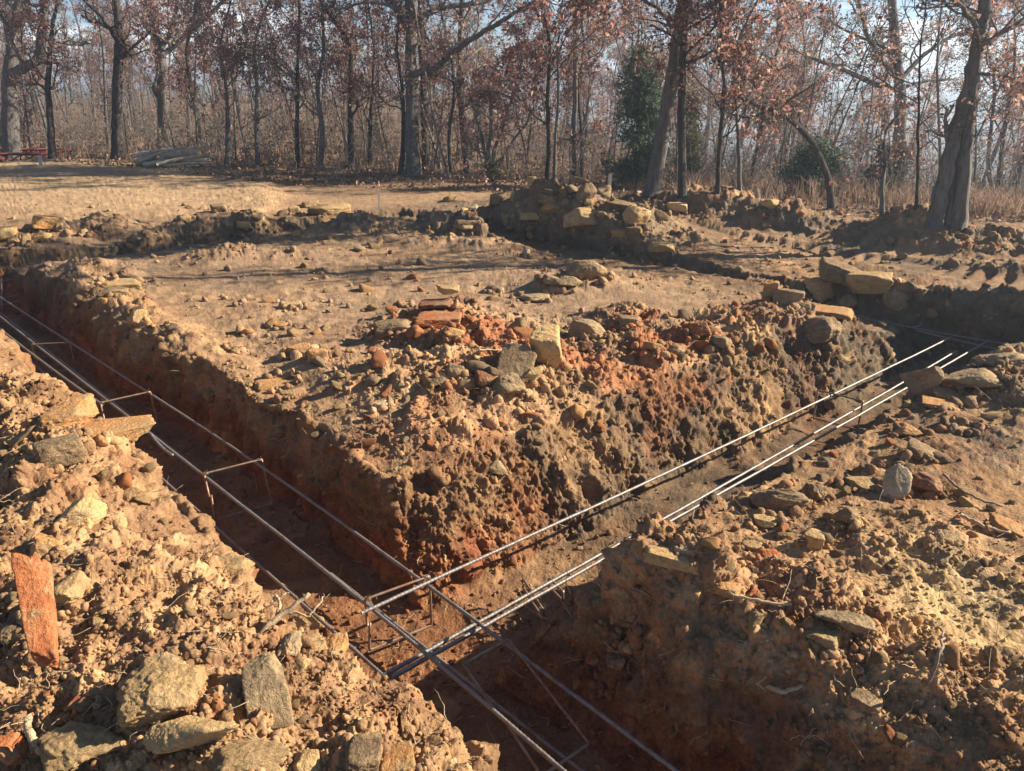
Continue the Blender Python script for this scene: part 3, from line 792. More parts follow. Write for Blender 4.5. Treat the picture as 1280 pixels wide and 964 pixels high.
# ------------------------------------------------------------------ tubes
class TB:
    def __init__(self): self.V = []; self.F = []; self.n = 0
    def tube(self, pts, rad, k=6, cap=True, ridge=0, rg=None):
        pts = np.asarray(pts, float); m = len(pts)
        if m < 2: return
        rad = np.broadcast_to(np.asarray(rad, float), (m,))
        tg = np.gradient(pts, axis=0); tg /= np.linalg.norm(tg, axis=1, keepdims=True) + 1e-9
        ref = np.array([0, 0, 1.]) if abs(tg[0][2]) < .9 else np.array([1., 0, 0])
        a = np.cross(tg, ref); a /= np.linalg.norm(a, axis=1, keepdims=True) + 1e-9
        b = np.cross(tg, a)
        th = np.arange(k) * 2 * math.pi / k
        rm2 = np.ones((m, k))
        if ridge:
            base_ = rg.normal(0, 1, k); walk = np.cumsum(rg.normal(0, .35, (m, k)), 0); walk -= walk.mean(0)
            rm2 = 1 + ridge * np.clip(base_ + walk * .6 + rg.normal(0, .5, (m, k)), -2.2, 2.2)
        ring = pts[:, None] + (rad[:, None] * rm2)[:, :, None] * (np.cos(th)[None, :, None] * a[:, None] + np.sin(th)[None, :, None] * b[:, None])
        self.V.append(ring.reshape(-1, 3))
        i = np.arange(m - 1)[:, None] * k; j = np.arange(k)[None]; j2 = (j + 1) % k
        self.F.append(np.stack([i + j, i + j2, i + k + j2, i + k + j], -1).reshape(-1, 4) + self.n)
        if cap and k == 4 or cap and k == 6 or cap and k == 8 or cap and k == 12 or cap and k == 16:
            for e, o_ in ((0, 0), (m - 1, (m - 1) * k)):
                ids = [self.n + o_ + q for q in range(k)]
                for q in range(1, k - 2, 2):
                    self.F.append(np.array([[ids[0], ids[q], ids[q + 1], ids[q + 2]]]))
        self.n += m * k
    def obj(self, name, mat, parent=None, smooth=True, warp=None):
        V = np.concatenate(self.V)
        if warp: V = warp(V)
        me = mesh_from_arrays(name, V, np.concatenate(self.F), smooth); me.materials.append(mat)
        o = bpy.data.objects.new(name, me); COL.objects.link(o); o.parent = parent
        return o

# ------------------------------------------------------------------ steel
def steel_material():
    m, nt, b = newmat('reinforcing steel')
    n1 = noise(nt, 14, 4); n2 = noise(nt, 120, 3)
    r1 = ramp(nt, n1.outputs[0], [(.35, (.16, .14, .13)), (.52, (.25, .235, .22)), (.66, (.20, .12, .075))])
    nt.links.new(r1.outputs[0], b.inputs['Base Color'])
    b.inputs['Metallic'].default_value = .45; b.inputs['Roughness'].default_value = .55; b.inputs['Specular IOR Level'].default_value = .5
    bump(nt, b, [(n2.outputs[0], .2, .002)])
    return m
MSTEEL = steel_material()
def rusty():
    m, nt, b = newmat('rusty tie steel')
    n1 = noise(nt, 30, 4)
    r1 = ramp(nt, n1.outputs[0], [(.35, (.30, .25, .20)), (.6, (.26, .14, .08))])
    nt.links.new(r1.outputs[0], b.inputs['Base Color']); b.inputs['Metallic'].default_value = .6; b.inputs['Roughness'].default_value = .5
    return m
MRUST = rusty()
def rebar(p0, p1, label, group=None, r0=.0078, sag=.016, name='rebar', via=()):
    p0 = np.array(p0, float); p1 = np.array(p1, float); L = np.linalg.norm(p1 - p0)
    n = min(int(L / .0065), 1600); u = np.linspace(0, 1, n)[:, None]
    pts = p0 + (p1 - p0) * u
    if len(via):
        K = np.array([p0, *via, p1], float); du_ = np.r_[0, np.cumsum(np.linalg.norm(np.diff(K, axis=0), axis=1))]; du_ /= du_[-1]
        pts = np.stack([np.interp(u[:, 0], du_, K[:, i]) for i in range(3)], 1); w_ = max(n // 12, 2)
        pp_ = np.pad(pts, ((w_, w_), (0, 0)), mode='edge'); pp_[:w_] = pts[0] - (pts[1] - pts[0]) * np.arange(w_, 0, -1)[:, None]; pp_[-w_:] = pts[-1] + (pts[-1] - pts[-2]) * np.arange(1, w_ + 1)[:, None]
        cs = np.cumsum(pp_, 0); pts = (cs[2 * w_:] - cs[:-2 * w_]) / (2 * w_); pts = pts[:n]
    pts[:, 2] -= (4 * u * (1 - u))[:, 0] * sag
    pts += np.cumsum(np.random.default_rng(int(L * 1000)).normal(0, .00012, (n, 3)), 0)
    rr = r0 * (1 + .15 * (np.arange(n) % 3 == 0))
    tb = TB(); tb.tube(pts, rr, 8)
    # long seam on both sides of the rod
    mid = pts.mean(0)
    o = tb.obj(name, MSTEEL, warp=lambda V: V - p0)
    o.location = p0
    tag(o, label, 'steel rod', group)
    return o
ZB = -.17; ZL = -.37
def st3(s_, t_, z_): x_, y_ = XY(s_, t_); return (x_, y_, z_)
def g3(px, py, z_): a = g(px, py, z_); return (a[0], a[1], z_)
aR0 = np.array(g3(850, 964, ZB)); aR1 = np.array(g3(20, 383, ZB)); aL0 = np.array(g3(710, 964, ZB)); aL1 = np.array(g3(0, 395, ZB))
aRv = [np.array(g3(540, 731, ZB)), np.array(g3(325, 577, ZB))]; aLv = [np.array(g3(460, 751, ZB)), np.array(g3(258, 594, ZB))]
aR0 += (aR0 - aRv[0]) * 1.6; aL0 += (aL0 - aLv[0]) * 1.6; aR1 += (aR1 - aRv[1]) * .16; aL1 += (aL1 - aLv[1]) * .2
rebar(aR0, aR1, 'upper steel rod on the house-pad side of the long left trench', via=aRv)
rebar(aL0, aL1, 'upper steel rod on the near-bank side of the long left trench', via=aLv)
dz = np.array([0, 0, ZL - ZB])
rebar(aR0 + dz, aR1 + dz, 'lower steel rod on the house-pad side of the left trench floor', r0=.008)
rebar(aL0 + dz, aL1 + dz, 'lower steel rod on the near-bank side of the left trench floor', r0=.008)
rebar(g3(190, 545, ZB + .005), g3(216, 569, ZB + .0), 'short lapped end of rod tied beside the left rod near the stone wedge')
rebar(g3(128, 506, ZB - .005) , g3(0, 411, ZB - .005), 'lapped rod running close beside the near-bank rod at far left')
b0 = np.array(g3(452, 772, ZB + .0)); b1 = np.array(g3(1190, 422, ZB))
rebar(b0 + (0, 0, .022), b1, 'upper rod on the house-pad side of the right trench, ending at the far trench')
c0 = np.array(g3(490, 846, ZB - .04)); c1_ = np.array(g3(1235, 425, ZB))
rebar(c0, c1_, 'upper rod on the open-bank side of the right trench')
e0 = np.array(g3(470, 840, ZB - .1)); e1 = np.array(g3(1195, 440, ZB - .03))
rebar(g3(476, 846, ZB - .09), e1, 'second rod lapped close beside the open-bank rod of the right trench')
rebar(g3(1030, 388, ZB), g3(1330, 442, ZB), 'thin rod crossing the right end along the far side of the far trench', r0=.007)
rebar(g3(1145, 413, ZB), g3(1330, 451, ZB), 'thin rod crossing the right end along the near side of the far trench', r0=.007)
rebar(g3(1140, 409, -.16), g3(1152, 404, -.15), 'short rod stub sticking out of the pad corner at the far trench')
rebar(g3(-60, 352, ZB), g3(40, 338, ZB), 'highest rod of the cage at the far left corner', r0=.007)
rebar(g3(-60, 358, ZB), g3(42, 345, ZB), 'second rod of the cage at the far left corner', r0=.007)
rebar(g3(-60, 380, ZB - .1), g3(26, 368, ZB - .1), 'third rod of the cage at the far left corner', r0=.007)
rebar(g3(-60, 389, ZB - .12), g3(26, 376, ZB - .12), 'lowest rod of the cage at the far left corner', r0=.007)
rebar(g3(180, 316, -.02), g3(352, 301, -.02), 'long thin rod lying across the far left trench', r0=.008, sag=.03)
rebar(g3(200, 320, -.02), g3(275, 312, -.02), 'short thin rod lying in front of the long one at the far left trench', r0=.008)
rebar(g3(428, 290, .05), g3(447, 299, .02), 'short pale rod end sticking up by the far berm', r0=.012, sag=0)

def stirrup(A, B, depth, label, lean=0.0, r0=.0066):
    """Bent steel tie hung on two rods; A and B are the rod centres."""
    A = np.array(A, float); B = np.array(B, float)
    A[2] += .012; B[2] += .012
    dn = np.array([0, 0, -1.0]) * depth
    ax = (B - A) / np.linalg.norm(B - A); sd = np.cross(ax, (0, 0, 1)) * lean
    o_ = ax * .012
    corners = [A - o_ + dn * .5 + sd * .5, A - o_, B + o_, B + o_ + dn + sd, A - o_ + dn + sd, A - o_ + dn * .45 + sd * .4 + np.array([.01, .01, 0])]
    pts = []
    for i_ in range(len(corners) - 1):
        p, q_ = corners[i_], corners[i_ + 1]
        for f in (.06, .3, .5, .7, .94) if 0 < i_ else (0, .5, .94): pts.append(p + (q_ - p) * f)
        if i_ < len(corners) - 2: pts.append(q_ * .9 + .05 * (p + (q_ - p) * .9) + .05 * corners[i_ + 2] * .1 + .05 * q_ * .9)
    pts = np.array(pts)
    rt = TB(); rt.tube(pts, r0, 6)
    base = A + dn
    o = rt.obj('rebar_tie', MRUST, warp=lambda V: V - base); o.location = base
    # twisted wire where the tie meets the rods, part of the tie
    for c_ in (A, B):
        wv = TB(); th = np.linspace(0, 4 * math.pi, 26)
        pr = np.stack([np.cos(th) * .013, np.sin(th) * .013, np.linspace(-.008, .008, 26)], 1)
        wv.tube(np.concatenate([pr + c_, [c_ + (.01, -.012, .03)]]), .0014, 4)
        wo = wv.obj('tie_wire', MRUST, o, warp=lambda V: V - base)
    tag(o, label, 'rebar tie')
def onA(px, py, side):
    return g3(px, py, ZB)
stirrup(g3(258, 594, ZB), g3(325, 577, ZB), .25, 'bent steel tie between the left trench rods, midway and nearest the tan boulder', .1)
stirrup(g3(128, 505, ZB), g3(186, 492, ZB), .25, 'bent steel tie across the left trench rods just behind the stone wedge', .05)
stirrup(g3(42, 432, ZB), g3(86, 430, ZB), .25, 'bent steel tie farthest along the left trench rods')
stirrup(g3(460, 751, ZB), g3(534, 724, ZB), .27, 'bent steel tie at the crossing on the pad side of the rods')
stirrup(g3(582, 832, ZB - .015), g3(632, 804, ZB), .12, 'bent steel tie skewed across the rods at the crossing', .5)
stirrup(g3(1024, 490, ZB), g3(1076, 503, ZB), .22, 'bent steel tie midway along the right trench rods')
stirrup(g3(655, 728, -.33), g3(678, 764, -.33), .05, 'loose tie lying over the lower rods near the right mound')
stirrup(g3(688, 727, -.28), g3(702, 741, -.28), .05, 'small tie hook on the rods beside the right mound')
stirrup(g3(2, 350, ZB), g3(2, 383, ZB - .1), .05, 'tie on the cage at the far left corner')

# ------------------------------------------------------------------ roots, sticks
def wood_mat(name, a, b_, sc=12):
    m, nt, b = newmat(name)
    n1 = noise(nt, sc, 5, .7); n2 = noise(nt, sc * 5, 4)
    r1 = ramp(nt, n1.outputs[0], [(.3, a), (.7, b_)])
    nt.links.new(r1.outputs[0], b.inputs['Base Color']); bump(nt, b, [(n2.outputs[0], .6, .01)])
    return m
MROOT = wood_mat('pale root', (.36, .25, .14), (.56, .44, .28), 30)
MSTICK = wood_mat('dead stick', (.20, .14, .10), (.38, .30, .22), 30)
MBARKP = wood_mat('weathered log', (.30, .22, .14), (.62, .50, .36), 9)
MCUT = wood_mat('cut wood', (.50, .32, .14), (.62, .42, .2), 8)
MSTAKE = wood_mat('weathered stake', (.45, .41, .34), (.6, .56, .48), 8)
def jit_path(P_, n=14, amp=.01, seed=0):
    P_ = np.array(P_, float); L = np.r_[0, np.cumsum(np.linalg.norm(np.diff(P_, axis=0), axis=1))]; u = np.linspace(0, L[-1], n)
    Q = np.stack([np.interp(u, L, P_[:, i]) for i in range(3)], 1)
    for _ in range(1): Q[1:-1] = (Q[:-2] + 2 * Q[1:-1] + Q[2:]) / 4
    return Q + np.random.default_rng(seed).normal(0, amp, Q.shape)
def stick(paths, label, mat=None, name='stick', cat='stick', up=.02, zf=None):
    """paths: list of (photo points with height above ground, r0, r1)"""
    tb = TB(); o0 = None
    for (pp, ra, rb) in paths:
        W = []
        for (px, py, hh) in pp:
            c_, k = cast(px, py)
            if zf is not None: W.append(np.array(g3(px, py, zf + hh))); continue
            W.append(at(px, py, c_[1] - (hh + .05) * .8) if hh else c_ + np.array([0, 0, up]))
        if o0 is None: o0 = np.array(W[0])
        Q = jit_path(W, 16, .003, len(pp) + int(pp[0][0]))
        tb.tube(Q, np.linspace(ra, rb, len(Q)), 6)
    o = tb.obj(name, mat or MROOT, warp=lambda V: V - o0); o.location = o0
    tag(o, label, cat); return o
stick([([(300, 822, 0), (325, 795, .02), (345, 772, .06), (368, 758, .09), (386, 742, .12)], .013, .007),
       ([(345, 772, .06), (350, 757, .08), (345, 742, .1)], .007, .004), ([(358, 764, .06), (385, 770, .05), (405, 748, .08)], .005, .003),
       ([(345, 745, .1), (338, 755, .08), (362, 740, .09)], .004, .002)], 'pale forked root sticking out of the left bank above the trench', name='root', cat='root', zf=.17)
stick([([(36, 892, .05), (34, 912, .03), (45, 930, .01), (56, 950, 0)], .011, .012)], 'short thick pale root beside the bright red lump', name='root', cat='root')
stick([([(890, 735, 0), (910, 741, .01), (950, 752, .01), (988, 766, 0)], .006, .005)], 'long pale root lying on the right bank mound', name='root', cat='root')
stick([([(1158, 860, 0), (1168, 835, .06), (1176, 812, .12), (1179, 785, .17)], .006, .003)], 'thin upright twig with a fork on the right bank', MSTICK)
stick([([(1222, 872, 0), (1250, 860, .04), (1276, 843, .09)], .006, .004)], 'slanting twig at the lower right edge of the bank', MSTICK)
stick([([(1178, 600, 0), (1200, 612, .01), (1225, 625, .01), (1252, 640, 0)], .007, .005)], 'long grey stick lying beyond the dark red rock', MSTICK)
stick([([(958, 862, 0), (975, 866, .01), (1002, 866, 0)], .009, .006), ([(958, 862, .01), (945, 855, .03), (958, 848, .02)], .003, .002)], 'short stubby root near the bottom of the right bank', name='root', cat='root')
stick([([(1200, 648, 0), (1230, 658, .01), (1262, 672, 0)], .009, .006)], 'flat weathered root by the right edge', name='root', cat='root')
stick([([(555, 694, 0), (557, 706, 0)], .006, .006)], 'short white root end in the corner wall', name='root', cat='root')
stick([([(66, 520, 0), (85, 500, .02), (103, 488, .02)], .005, .003)], 'thin curved root on the left bank behind the stone wedge', name='root', cat='root')
stick([([(600, 447, 0), (625, 438, .02), (640, 428, .03)], .006, .003)], 'thin root lying left of the leaning brown slab', name='root', cat='root')
stick([([(793, 246, 0), (805, 241, .15), (818, 239, .2), (832, 241, .15), (846, 247, 0)], .03, .025)], 'thick curved root arching over the soil under the leaning tree', MSTICK, name='root', cat='root')
stick([([(430, 292, 0), (446, 299, 0)], .01, .01)], 'short grey stick on the far berm', MSTICK)

# fine root hairs and straws over the spoil: nobody could count them
tb = TB()
for _ in range(700):
    px = rng.uniform(0, 1280); py = 330 + 620 * rng.random() ** .8
    c_, k = cast(px, py)
    if k > 9: continue
    L = rng.uniform(.03, .14); n = 6; d = rng.normal(0, 1, 3); d[2] = abs(d[2]) * .5; d /= np.linalg.norm(d)
    Q = c_ + np.array([0, 0, .004]) + np.outer(np.linspace(0, L, n), d) + np.cumsum(rng.normal(0, .006, (n, 3)), 0)
    tb.tube(Q, np.linspace(.0018, .0008, n), 4)
fo = tb.obj('root_hairs', MROOT); tag(fo, 'fine root hairs and straws caught in the dug soil', 'root hairs', None, 'stuff')

# ------------------------------------------------------------------ trees
def bark_material(name, a, b_, moss=False):
    m, nt, b = newmat(name)
    tc = nt.nodes.new('ShaderNodeTexCoord'); mp = node(nt, 'ShaderNodeMapping'); mp.inputs['Scale'].default_value = (14, 14, 3)
    nt.links.new(tc.outputs['Object'], mp.inputs['Vector'])
    n1 = node(nt, 'ShaderNodeTexNoise', Scale=1.6, Detail=6, Roughness=.7); nt.links.new(mp.outputs[0], n1.inputs['Vector'])
    n2 = noise(nt, 1.5, 3)
    r1 = ramp(nt, n1.outputs[0], [(.35, a), (.65, b_)]); r2 = ramp(nt, n2.outputs[0], [(.3, (.75, .75, .78)), (.7, (1.2, 1.18, 1.12))])
    nt.links.new(mulc(nt, r1.outputs[0], r2.outputs[0]), b.inputs['Base Color'])
    bump(nt, b, [(n1.outputs[0], 1.0, .03)])
    return m
MBARK = bark_material('grey oak bark', (.085, .077, .072), (.19, .175, .16))
MBARKD = bark_material('dark oak bark', (.035, .030, .027), (.095, .083, .073))
MTWIG = bark_material('twig bark', (.15, .13, .115), (.28, .25, .225))
def leaf_material(name, stops, trans=.45):
    m, nt, b = newmat(name)
    at_ = node(nt, 'ShaderNodeAttribute', attribute_name='leafrnd')
    r1 = ramp(nt, at_.outputs['Fac'], stops)
    nt.links.new(r1.outputs[0], b.inputs['Base Color']); b.inputs['Roughness'].default_value = .6; b.inputs['Specular IOR Level'].default_value = .3
    tr_ = nt.nodes.new('ShaderNodeBsdfTranslucent'); nt.links.new(r1.outputs[0], tr_.inputs['Color'])
    mx = nt.nodes.new('ShaderNodeMixShader'); mx.inputs[0].default_value = trans
    nt.links.new(b.outputs[0], mx.inputs[1]); nt.links.new(tr_.outputs[0], mx.inputs[2])
    nt.links.new(mx.outputs[0], nt.nodes['Material Output'].inputs['Surface'])
    return m
MLEAF = leaf_material('dry red-brown oak leaves', [(0, (.19, .078, .062)), (.4, (.36, .17, .135)), (.75, (.46, .27, .215)), (1, (.54, .41, .31))], .58)
MLEAFT = leaf_material('dry tan oak leaves', [(0, (.15, .085, .058)), (.5, (.25, .155, .105)), (1, (.40, .28, .19))], .5)
MCEDAR = leaf_material('cedar needles', [(0, (.055, .08, .045)), (.6, (.11, .155, .085)), (1, (.20, .24, .13))], .35)
MOLIVE = leaf_material('olive brush leaves', [(0, (.05, .06, .025)), (.6, (.12, .12, .05)), (1, (.22, .19, .09))], .3)
MGRASS = leaf_material('dry grass', [(0, (.20, .12, .08)), (.5, (.37, .25, .17)), (1, (.52, .38, .27))], .3)
MLITTER = leaf_material('fallen leaves', [(0, (.11, .06, .042)), (.5, (.23, .14, .09)), (1, (.42, .29, .19))], .1)

def leaves_mesh(name, pos, size, mat, rg, aspect=.6, droop=None):
    n = len(pos)
    a = rg.normal(0, 1, (n, 3)); a /= np.linalg.norm(a, axis=1, keepdims=True)
    if droop is not None: a[:, 2] -= droop; a /= np.linalg.norm(a, axis=1, keepdims=True)
    b = np.cross(a, rg.normal(0, 1, (n, 3))); b /= np.linalg.norm(b, axis=1, keepdims=True) + 1e-9
    c_ = np.cross(a, b)
    L = (size * rg.uniform(.6, 1.25, n))[:, None]; W = L * aspect
    # a folded, curled leaf: six corners, two quads
    p = pos
    v = np.stack([p, p + a * L * .5 + b * W * .5 + c_ * W * .25, p + a * L + c_ * L * .15, p + a * L * .5 - c_ * W * .02, p + a * L * .45 - b * W * .5 + c_ * W * .25], 1)
    i = np.arange(n)[:, None] * 5
    Fq = np.concatenate([i + np.array([[0, 1, 2, 3]]), i + np.array([[0, 3, 2, 4]])])
    me = mesh_from_arrays(name, v.reshape(-1, 3), Fq, False)
    at_ = me.attributes.new('leafrnd', 'FLOAT', 'POINT')
    at_.data.foreach_set('value', np.repeat(rg.random(n), 5).astype(np.float32))
    me.materials.append(mat)
    return me

class Tree:
    def __init__(self, seed):
        self.rg = np.random.default_rng(seed); self.trunk = TB(); self.br = TB(); self.tw = []; self.tips = []
    def wander(self, p, d, L, n, wig, upb):
        pts = [p]; d = d / np.linalg.norm(d)
        for i_ in range(n):
            d = d + self.rg.normal(0, wig, 3) + np.array([0, 0, upb]); d /= np.linalg.norm(d)
            p = p + d * L / n; pts.append(p)
        return np.array(pts)
    def grow(self, p, d, L, r0, lvl, maxl, wig=.22, upb=.05):
        n = max(4, int(5 + 3 * (maxl - lvl))); pts = self.wander(p, d, L, n, wig, upb)
        rad = np.linspace(r0, r0 * .35, len(pts))
        self.br.tube(pts, rad, 6 if r0 > .03 else (4 if r0 > .008 else 3), cap=False)
        if lvl >= maxl:
            self.tips.append(pts[len(pts) // 3:]); return
        nb = {1: 6, 2: 5, 3: 4}.get(lvl, 3)
        nb = int(nb * self.dens + self.rg.random())
        for q_ in range(nb):
            f = self.rg.uniform(.25, 1.0); i_ = min(int(f * n), n - 1)
            pp = pts[i_] + (pts[i_ + 1] - pts[i_]) * self.rg.random(); dd = pts[i_ + 1] - pts[i_]; dd /= np.linalg.norm(dd)
            sd = self.rg.normal(0, 1, 3); sd -= dd * (sd @ dd); sd /= np.linalg.norm(sd)
            nd = dd * self.rg.uniform(.35, .9) + sd * self.rg.uniform(.6, 1.0)
            self.grow(pp, nd, L * self.rg.uniform(.38, .62) * (1.15 - .4 * f), max(np.interp(f, [0, 1], [r0, r0 * .4]) * .55, .0035), lvl + 1, maxl, wig, upb)
    def trunk_path(self, pts, r0, r1, k=16, bumps=.06):
        Q = np.array(pts, float); L = np.r_[0, np.cumsum(np.linalg.norm(np.diff(Q, axis=0), axis=1))]; n = max(8, int(L[-1] / (.22 if k < 9 else .12))); u = np.linspace(0, L[-1], n)
        Q2 = np.stack([np.interp(u, L, Q[:, i_]) for i_ in range(3)], 1)
        for _ in range(2): Q2[1:-1] = (Q2[:-2] + 2 * Q2[1:-1] + Q2[2:]) / 4
        kk_ = np.cumsum(np.cumsum(self.rg.normal(0, 1, (n, 3)), 0), 0); kk_ -= np.linspace(0, 1, n)[:, None] * kk_[-1]; Q2[1:-1] += (kk_ / (np.abs(kk_).max() + 1e-9) * .05 + self.rg.normal(0, .004, (n, 3)))[1:-1]
        f = u / L[-1]
        rad = r0 + (r1 - r0) * f; rad = rad * (1 + bumps * (.5 if k > 8 else 1) * self.rg.normal(0, 1, n)) * (1 + .28 * np.exp(-u / .16) * (Q2[:, 2] - Q2[0, 2] < .6))
        self.trunk.tube(Q2, rad, k, ridge=.055 if k > 8 else .03, rg=self.rg); return Q2, rad
    def limbs(self, Q, rad, f0, n, Lr, maxl, upb=.05, wig=.22, rr=.45, start=1):
        m = len(Q)
        for q_ in range(n):
            f = f0 + (1 - f0) * (q_ + self.rg.random()) / n; i_ = min(int(f * (m - 1)), m - 2)
            az = self.rg.uniform(0, 2 * math.pi) if not hasattr(self, 'azs') else self.azs[q_ % len(self.azs)]
            el = self.rg.uniform(.0, .9)
            d = np.array([math.cos(az) * math.cos(el), math.sin(az) * math.cos(el), math.sin(el)])
            tg = Q[i_ + 1] - Q[i_]; tg /= np.linalg.norm(tg)
            self.grow(Q[i_], d * .8 + tg * .35, Lr * self.rg.uniform(.6, 1.1) * (1.1 - .5 * f), max(rad[i_] * rr, .008), start, maxl, wig, upb)
    def finish(self, name, label, cat, base, mats=(None, None, None), nleaf=3000, lsize=.085, group=None, leaf_prob=None, spread=.05, lowcut=None):
        e = bpy.data.objects.new(name, None); COL.objects.link(e); e.location = base; e.empty_display_size = .3
        sh = lambda V: V - np.array(base)
        o1 = self.trunk.obj('trunk', mats[0], e, warp=sh)
        if self.br.V: self.br.obj('branches', mats[1], e, warp=sh)
        if nleaf and self.tips:
            T = self.tips
            ntip = len(T)
            w = np.ones(ntip)
            if leaf_prob is not None: w = np.array([leaf_prob(q_[-1]) for q_ in T]) + 1e-6
            # leaves hang on in clusters: some twigs are full, some bare
            w = w * self.rg.gamma(.6, 1, ntip); w /= w.sum()
            ch = self.rg.choice(ntip, nleaf, p=w)
            pos = np.array([T[c_][self.rg.integers(len(T[c_]))] for c_ in ch]) + self.rg.normal(0, spread, (nleaf, 3))
            me = leaves_mesh('crown', pos - np.array(base), lsize, mats[2], self.rg, droop=.35)
            oc = bpy.data.objects.new('crown', me); COL.objects.link(oc); oc.parent = e
        tag(e, label, cat, group)
        return e

def pathY(pp, Y0, dY=0):
    """Photo points to points standing about distance Y0 (with a drift in depth)."""
    n = len(pp); return [at(a, b, Y0 + dY * i_ / max(n - 1, 1)) for i_, (a, b) in enumerate(pp)]
NLF = .80
def hero(label, base, path, wpx0, wpx1, limbs=(), name='oak_tree', seed=1, bark=None, leaf=None, nleaf=2500, n_auto=9, Lr=2.4, f0=.45, maxl=4, dens=1.0, top=None, zb=None, lsize=.072, cat='tree', dYtop=0, lp=None, upb=.05):
    c_, k = cast(*base) if zb is None else (np.array([*g(base[0], base[1], zb), zb]), 0)
    Yb = c_[1]; T = Tree(seed); T.dens = dens
    pp = [np.array([c_[0], c_[1], gz(c_[0], c_[1]) - .06])] + pathY(path, Yb + .02, dYtop)
    last, prev = pp[-1], pp[-2]
    if top:
        d = (last - prev); d /= np.linalg.norm(d); d[2] = max(d[2], .5)
        for q_ in range(1, 5):
            pp.append(pp[-1] + (d + T.rg.normal(0, .12, 3)) * top / 4)
    D = math.sqrt(Yb ** 2 + 1)
    r0 = wpx0 / 2 * D / F; r1 = wpx1 / 2 * D / F
    if top: r1 = r1 * .45
    Q, rad = T.trunk_path(pp, r0, r1)
    for (lpth, w0, w1, dy, nsub, Ls) in limbs:
        LQ = pathY(lpth, Yb, dy)
        LQ2 = jit_path(LQ, max(8, len(LQ) * 3), .012, seed)
        lr = np.linspace(w0 / 2 * D / F, w1 / 2 * D / F, len(LQ2))
        T.trunk.tube(LQ2, lr, 8)
        T.limbs(LQ2, lr, .15, nsub, Ls, 3, upb, .24, .5, 1)
    if n_auto: T.limbs(Q, rad, f0, n_auto, Lr, maxl, upb)
    return T.finish(name, label, cat, tuple(pp[0]), (bark or MBARK, MTWIG if bark is not MBARKD else MBARKD, leaf or MLEAF), int(nleaf * NLF), lsize, leaf_prob=lp)

hero('grey oak at the left edge with one heavy limb curving right and up', (14, 198), [(13, 150), (12, 95), (16, 60), (22, 20)], 19, 14,
     [([(12, 97), (30, 84), (50, 75), (53, 45), (55, 5), (58, -40)], 12, 8, -.3, 7, 1.6), ([(14, 62), (8, 30), (-4, 0)], 8, 6, .4, 4, 1.4), ([(50, 77), (72, 78), (100, 92)], 5, 2, -.4, 3, .8),
      ([(20, 45), (32, 20), (40, -20)], 6, 5, .2, 4, 1.4)], seed=11, nleaf=900, n_auto=6, top=3.0, f0=.5)
hero('dark trunked oak left of the woodpile', (147, 200), [(148, 140), (150, 90), (152, 50), (148, 0)], 13, 8, [([(151, 60), (135, 30), (110, 5), (90, -20)], 5, 4, .4, 5, 1.5), ([(150, 75), (178, 48), (200, 30)], 4, 2, -.4, 4, 1.3)], seed=12, bark=MBARKD, nleaf=3800, n_auto=8, top=3, f0=.35)
hero('grey oak behind the woodpile with a bare crooked side branch', (206, 192), [(205, 140), (203, 90), (199, 60), (190, 15), (186, -10)], 15, 11,
     [([(202, 130), (190, 112), (196, 95), (198, 80)], 4, 2, -.3, 2, .5), ([(203, 70), (225, 50), (260, 20), (290, -10)], 6, 4, .3, 6, 1.7), ([(202, 60), (214, 40), (222, 0)], 6, 4, -.3, 5, 1.6)], seed=13, nleaf=5200, n_auto=8, top=3.2, f0=.4)
hero('tall central oak with a long limb reaching right', (517, 222), [(514, 165), (513, 110), (512, 60), (512, 25), (508, -15)], 18, 11,
     [([(515, 94), (540, 88), (560, 72), (590, 48), (625, 28), (665, 4), (690, -12)], 8, 3, -.8, 9, 1.5), ([(513, 32), (535, 14), (560, 10), (610, 2), (640, -12)], 7, 3, .5, 7, 1.3),
      ([(512, 38), (498, 22), (490, 0), (470, -20)], 7, 4, .2, 5, 1.4), ([(516, 94), (548, 92), (575, 108), (600, 112)], 5, 2, .8, 6, 1.0), ([(512, 30), (495, 8), (460, 2), (420, 12)], 5, 2, -.5, 6, 1.2)],
     seed=14, nleaf=1300, n_auto=4, top=3, f0=.55)
hero('narrow dark oak close behind the tall central one', (533, 212), [(532, 150), (531, 90), (529, 40), (528, 0)], 9, 6, [], seed=15, bark=MBARKD, nleaf=3000, n_auto=9, top=3, Lr=2.0, f0=.3)
hero('short sturdy oak right of the tall central one, lit on one side', (586, 219), [(583, 180), (581, 150), (577, 110), (578, 50), (580, 0)], 11, 5, [], seed=16, nleaf=4200, n_auto=10, top=2, Lr=1.9, f0=.28)
hero('small many-stemmed red oak with a low round crown', (612, 224), [(618, 190), (628, 165), (640, 130), (648, 95)], 5, 3,
     [([(612, 222), (606, 185), (596, 150), (588, 120)], 5, 3, .3, 6, 1.1), ([(614, 222), (612, 190), (614, 150), (612, 110)], 5, 3, -.3, 6, 1.1), ([(618, 222), (632, 190), (652, 160), (668, 135)], 4, 2, .2, 6, 1.0)],
     seed=17, nleaf=4600, n_auto=9, Lr=1.2, f0=.4, top=.6)
hero('straight slim oak with a shaggy red crown near the middle', (718, 229), [(717, 180), (717, 120), (716, 60), (714, 0)], 7, 5, [([(718, 190), (728, 165), (735, 150)], 4, 2, .2, 3, .8)], seed=18, nleaf=5200, n_auto=14, top=2.6, Lr=1.7, f0=.28, upb=.0)
hero('tall grey oak leaning right beside the dark cedar', (815, 243), [(823, 190), (833, 130), (842, 70), (850, 0), (855, -30)], 17, 13, [([(846, 40), (820, 10), (790, -10)], 5, 3, .3, 5, 1.4)], seed=19, nleaf=1600, n_auto=6, top=3.4, f0=.7)
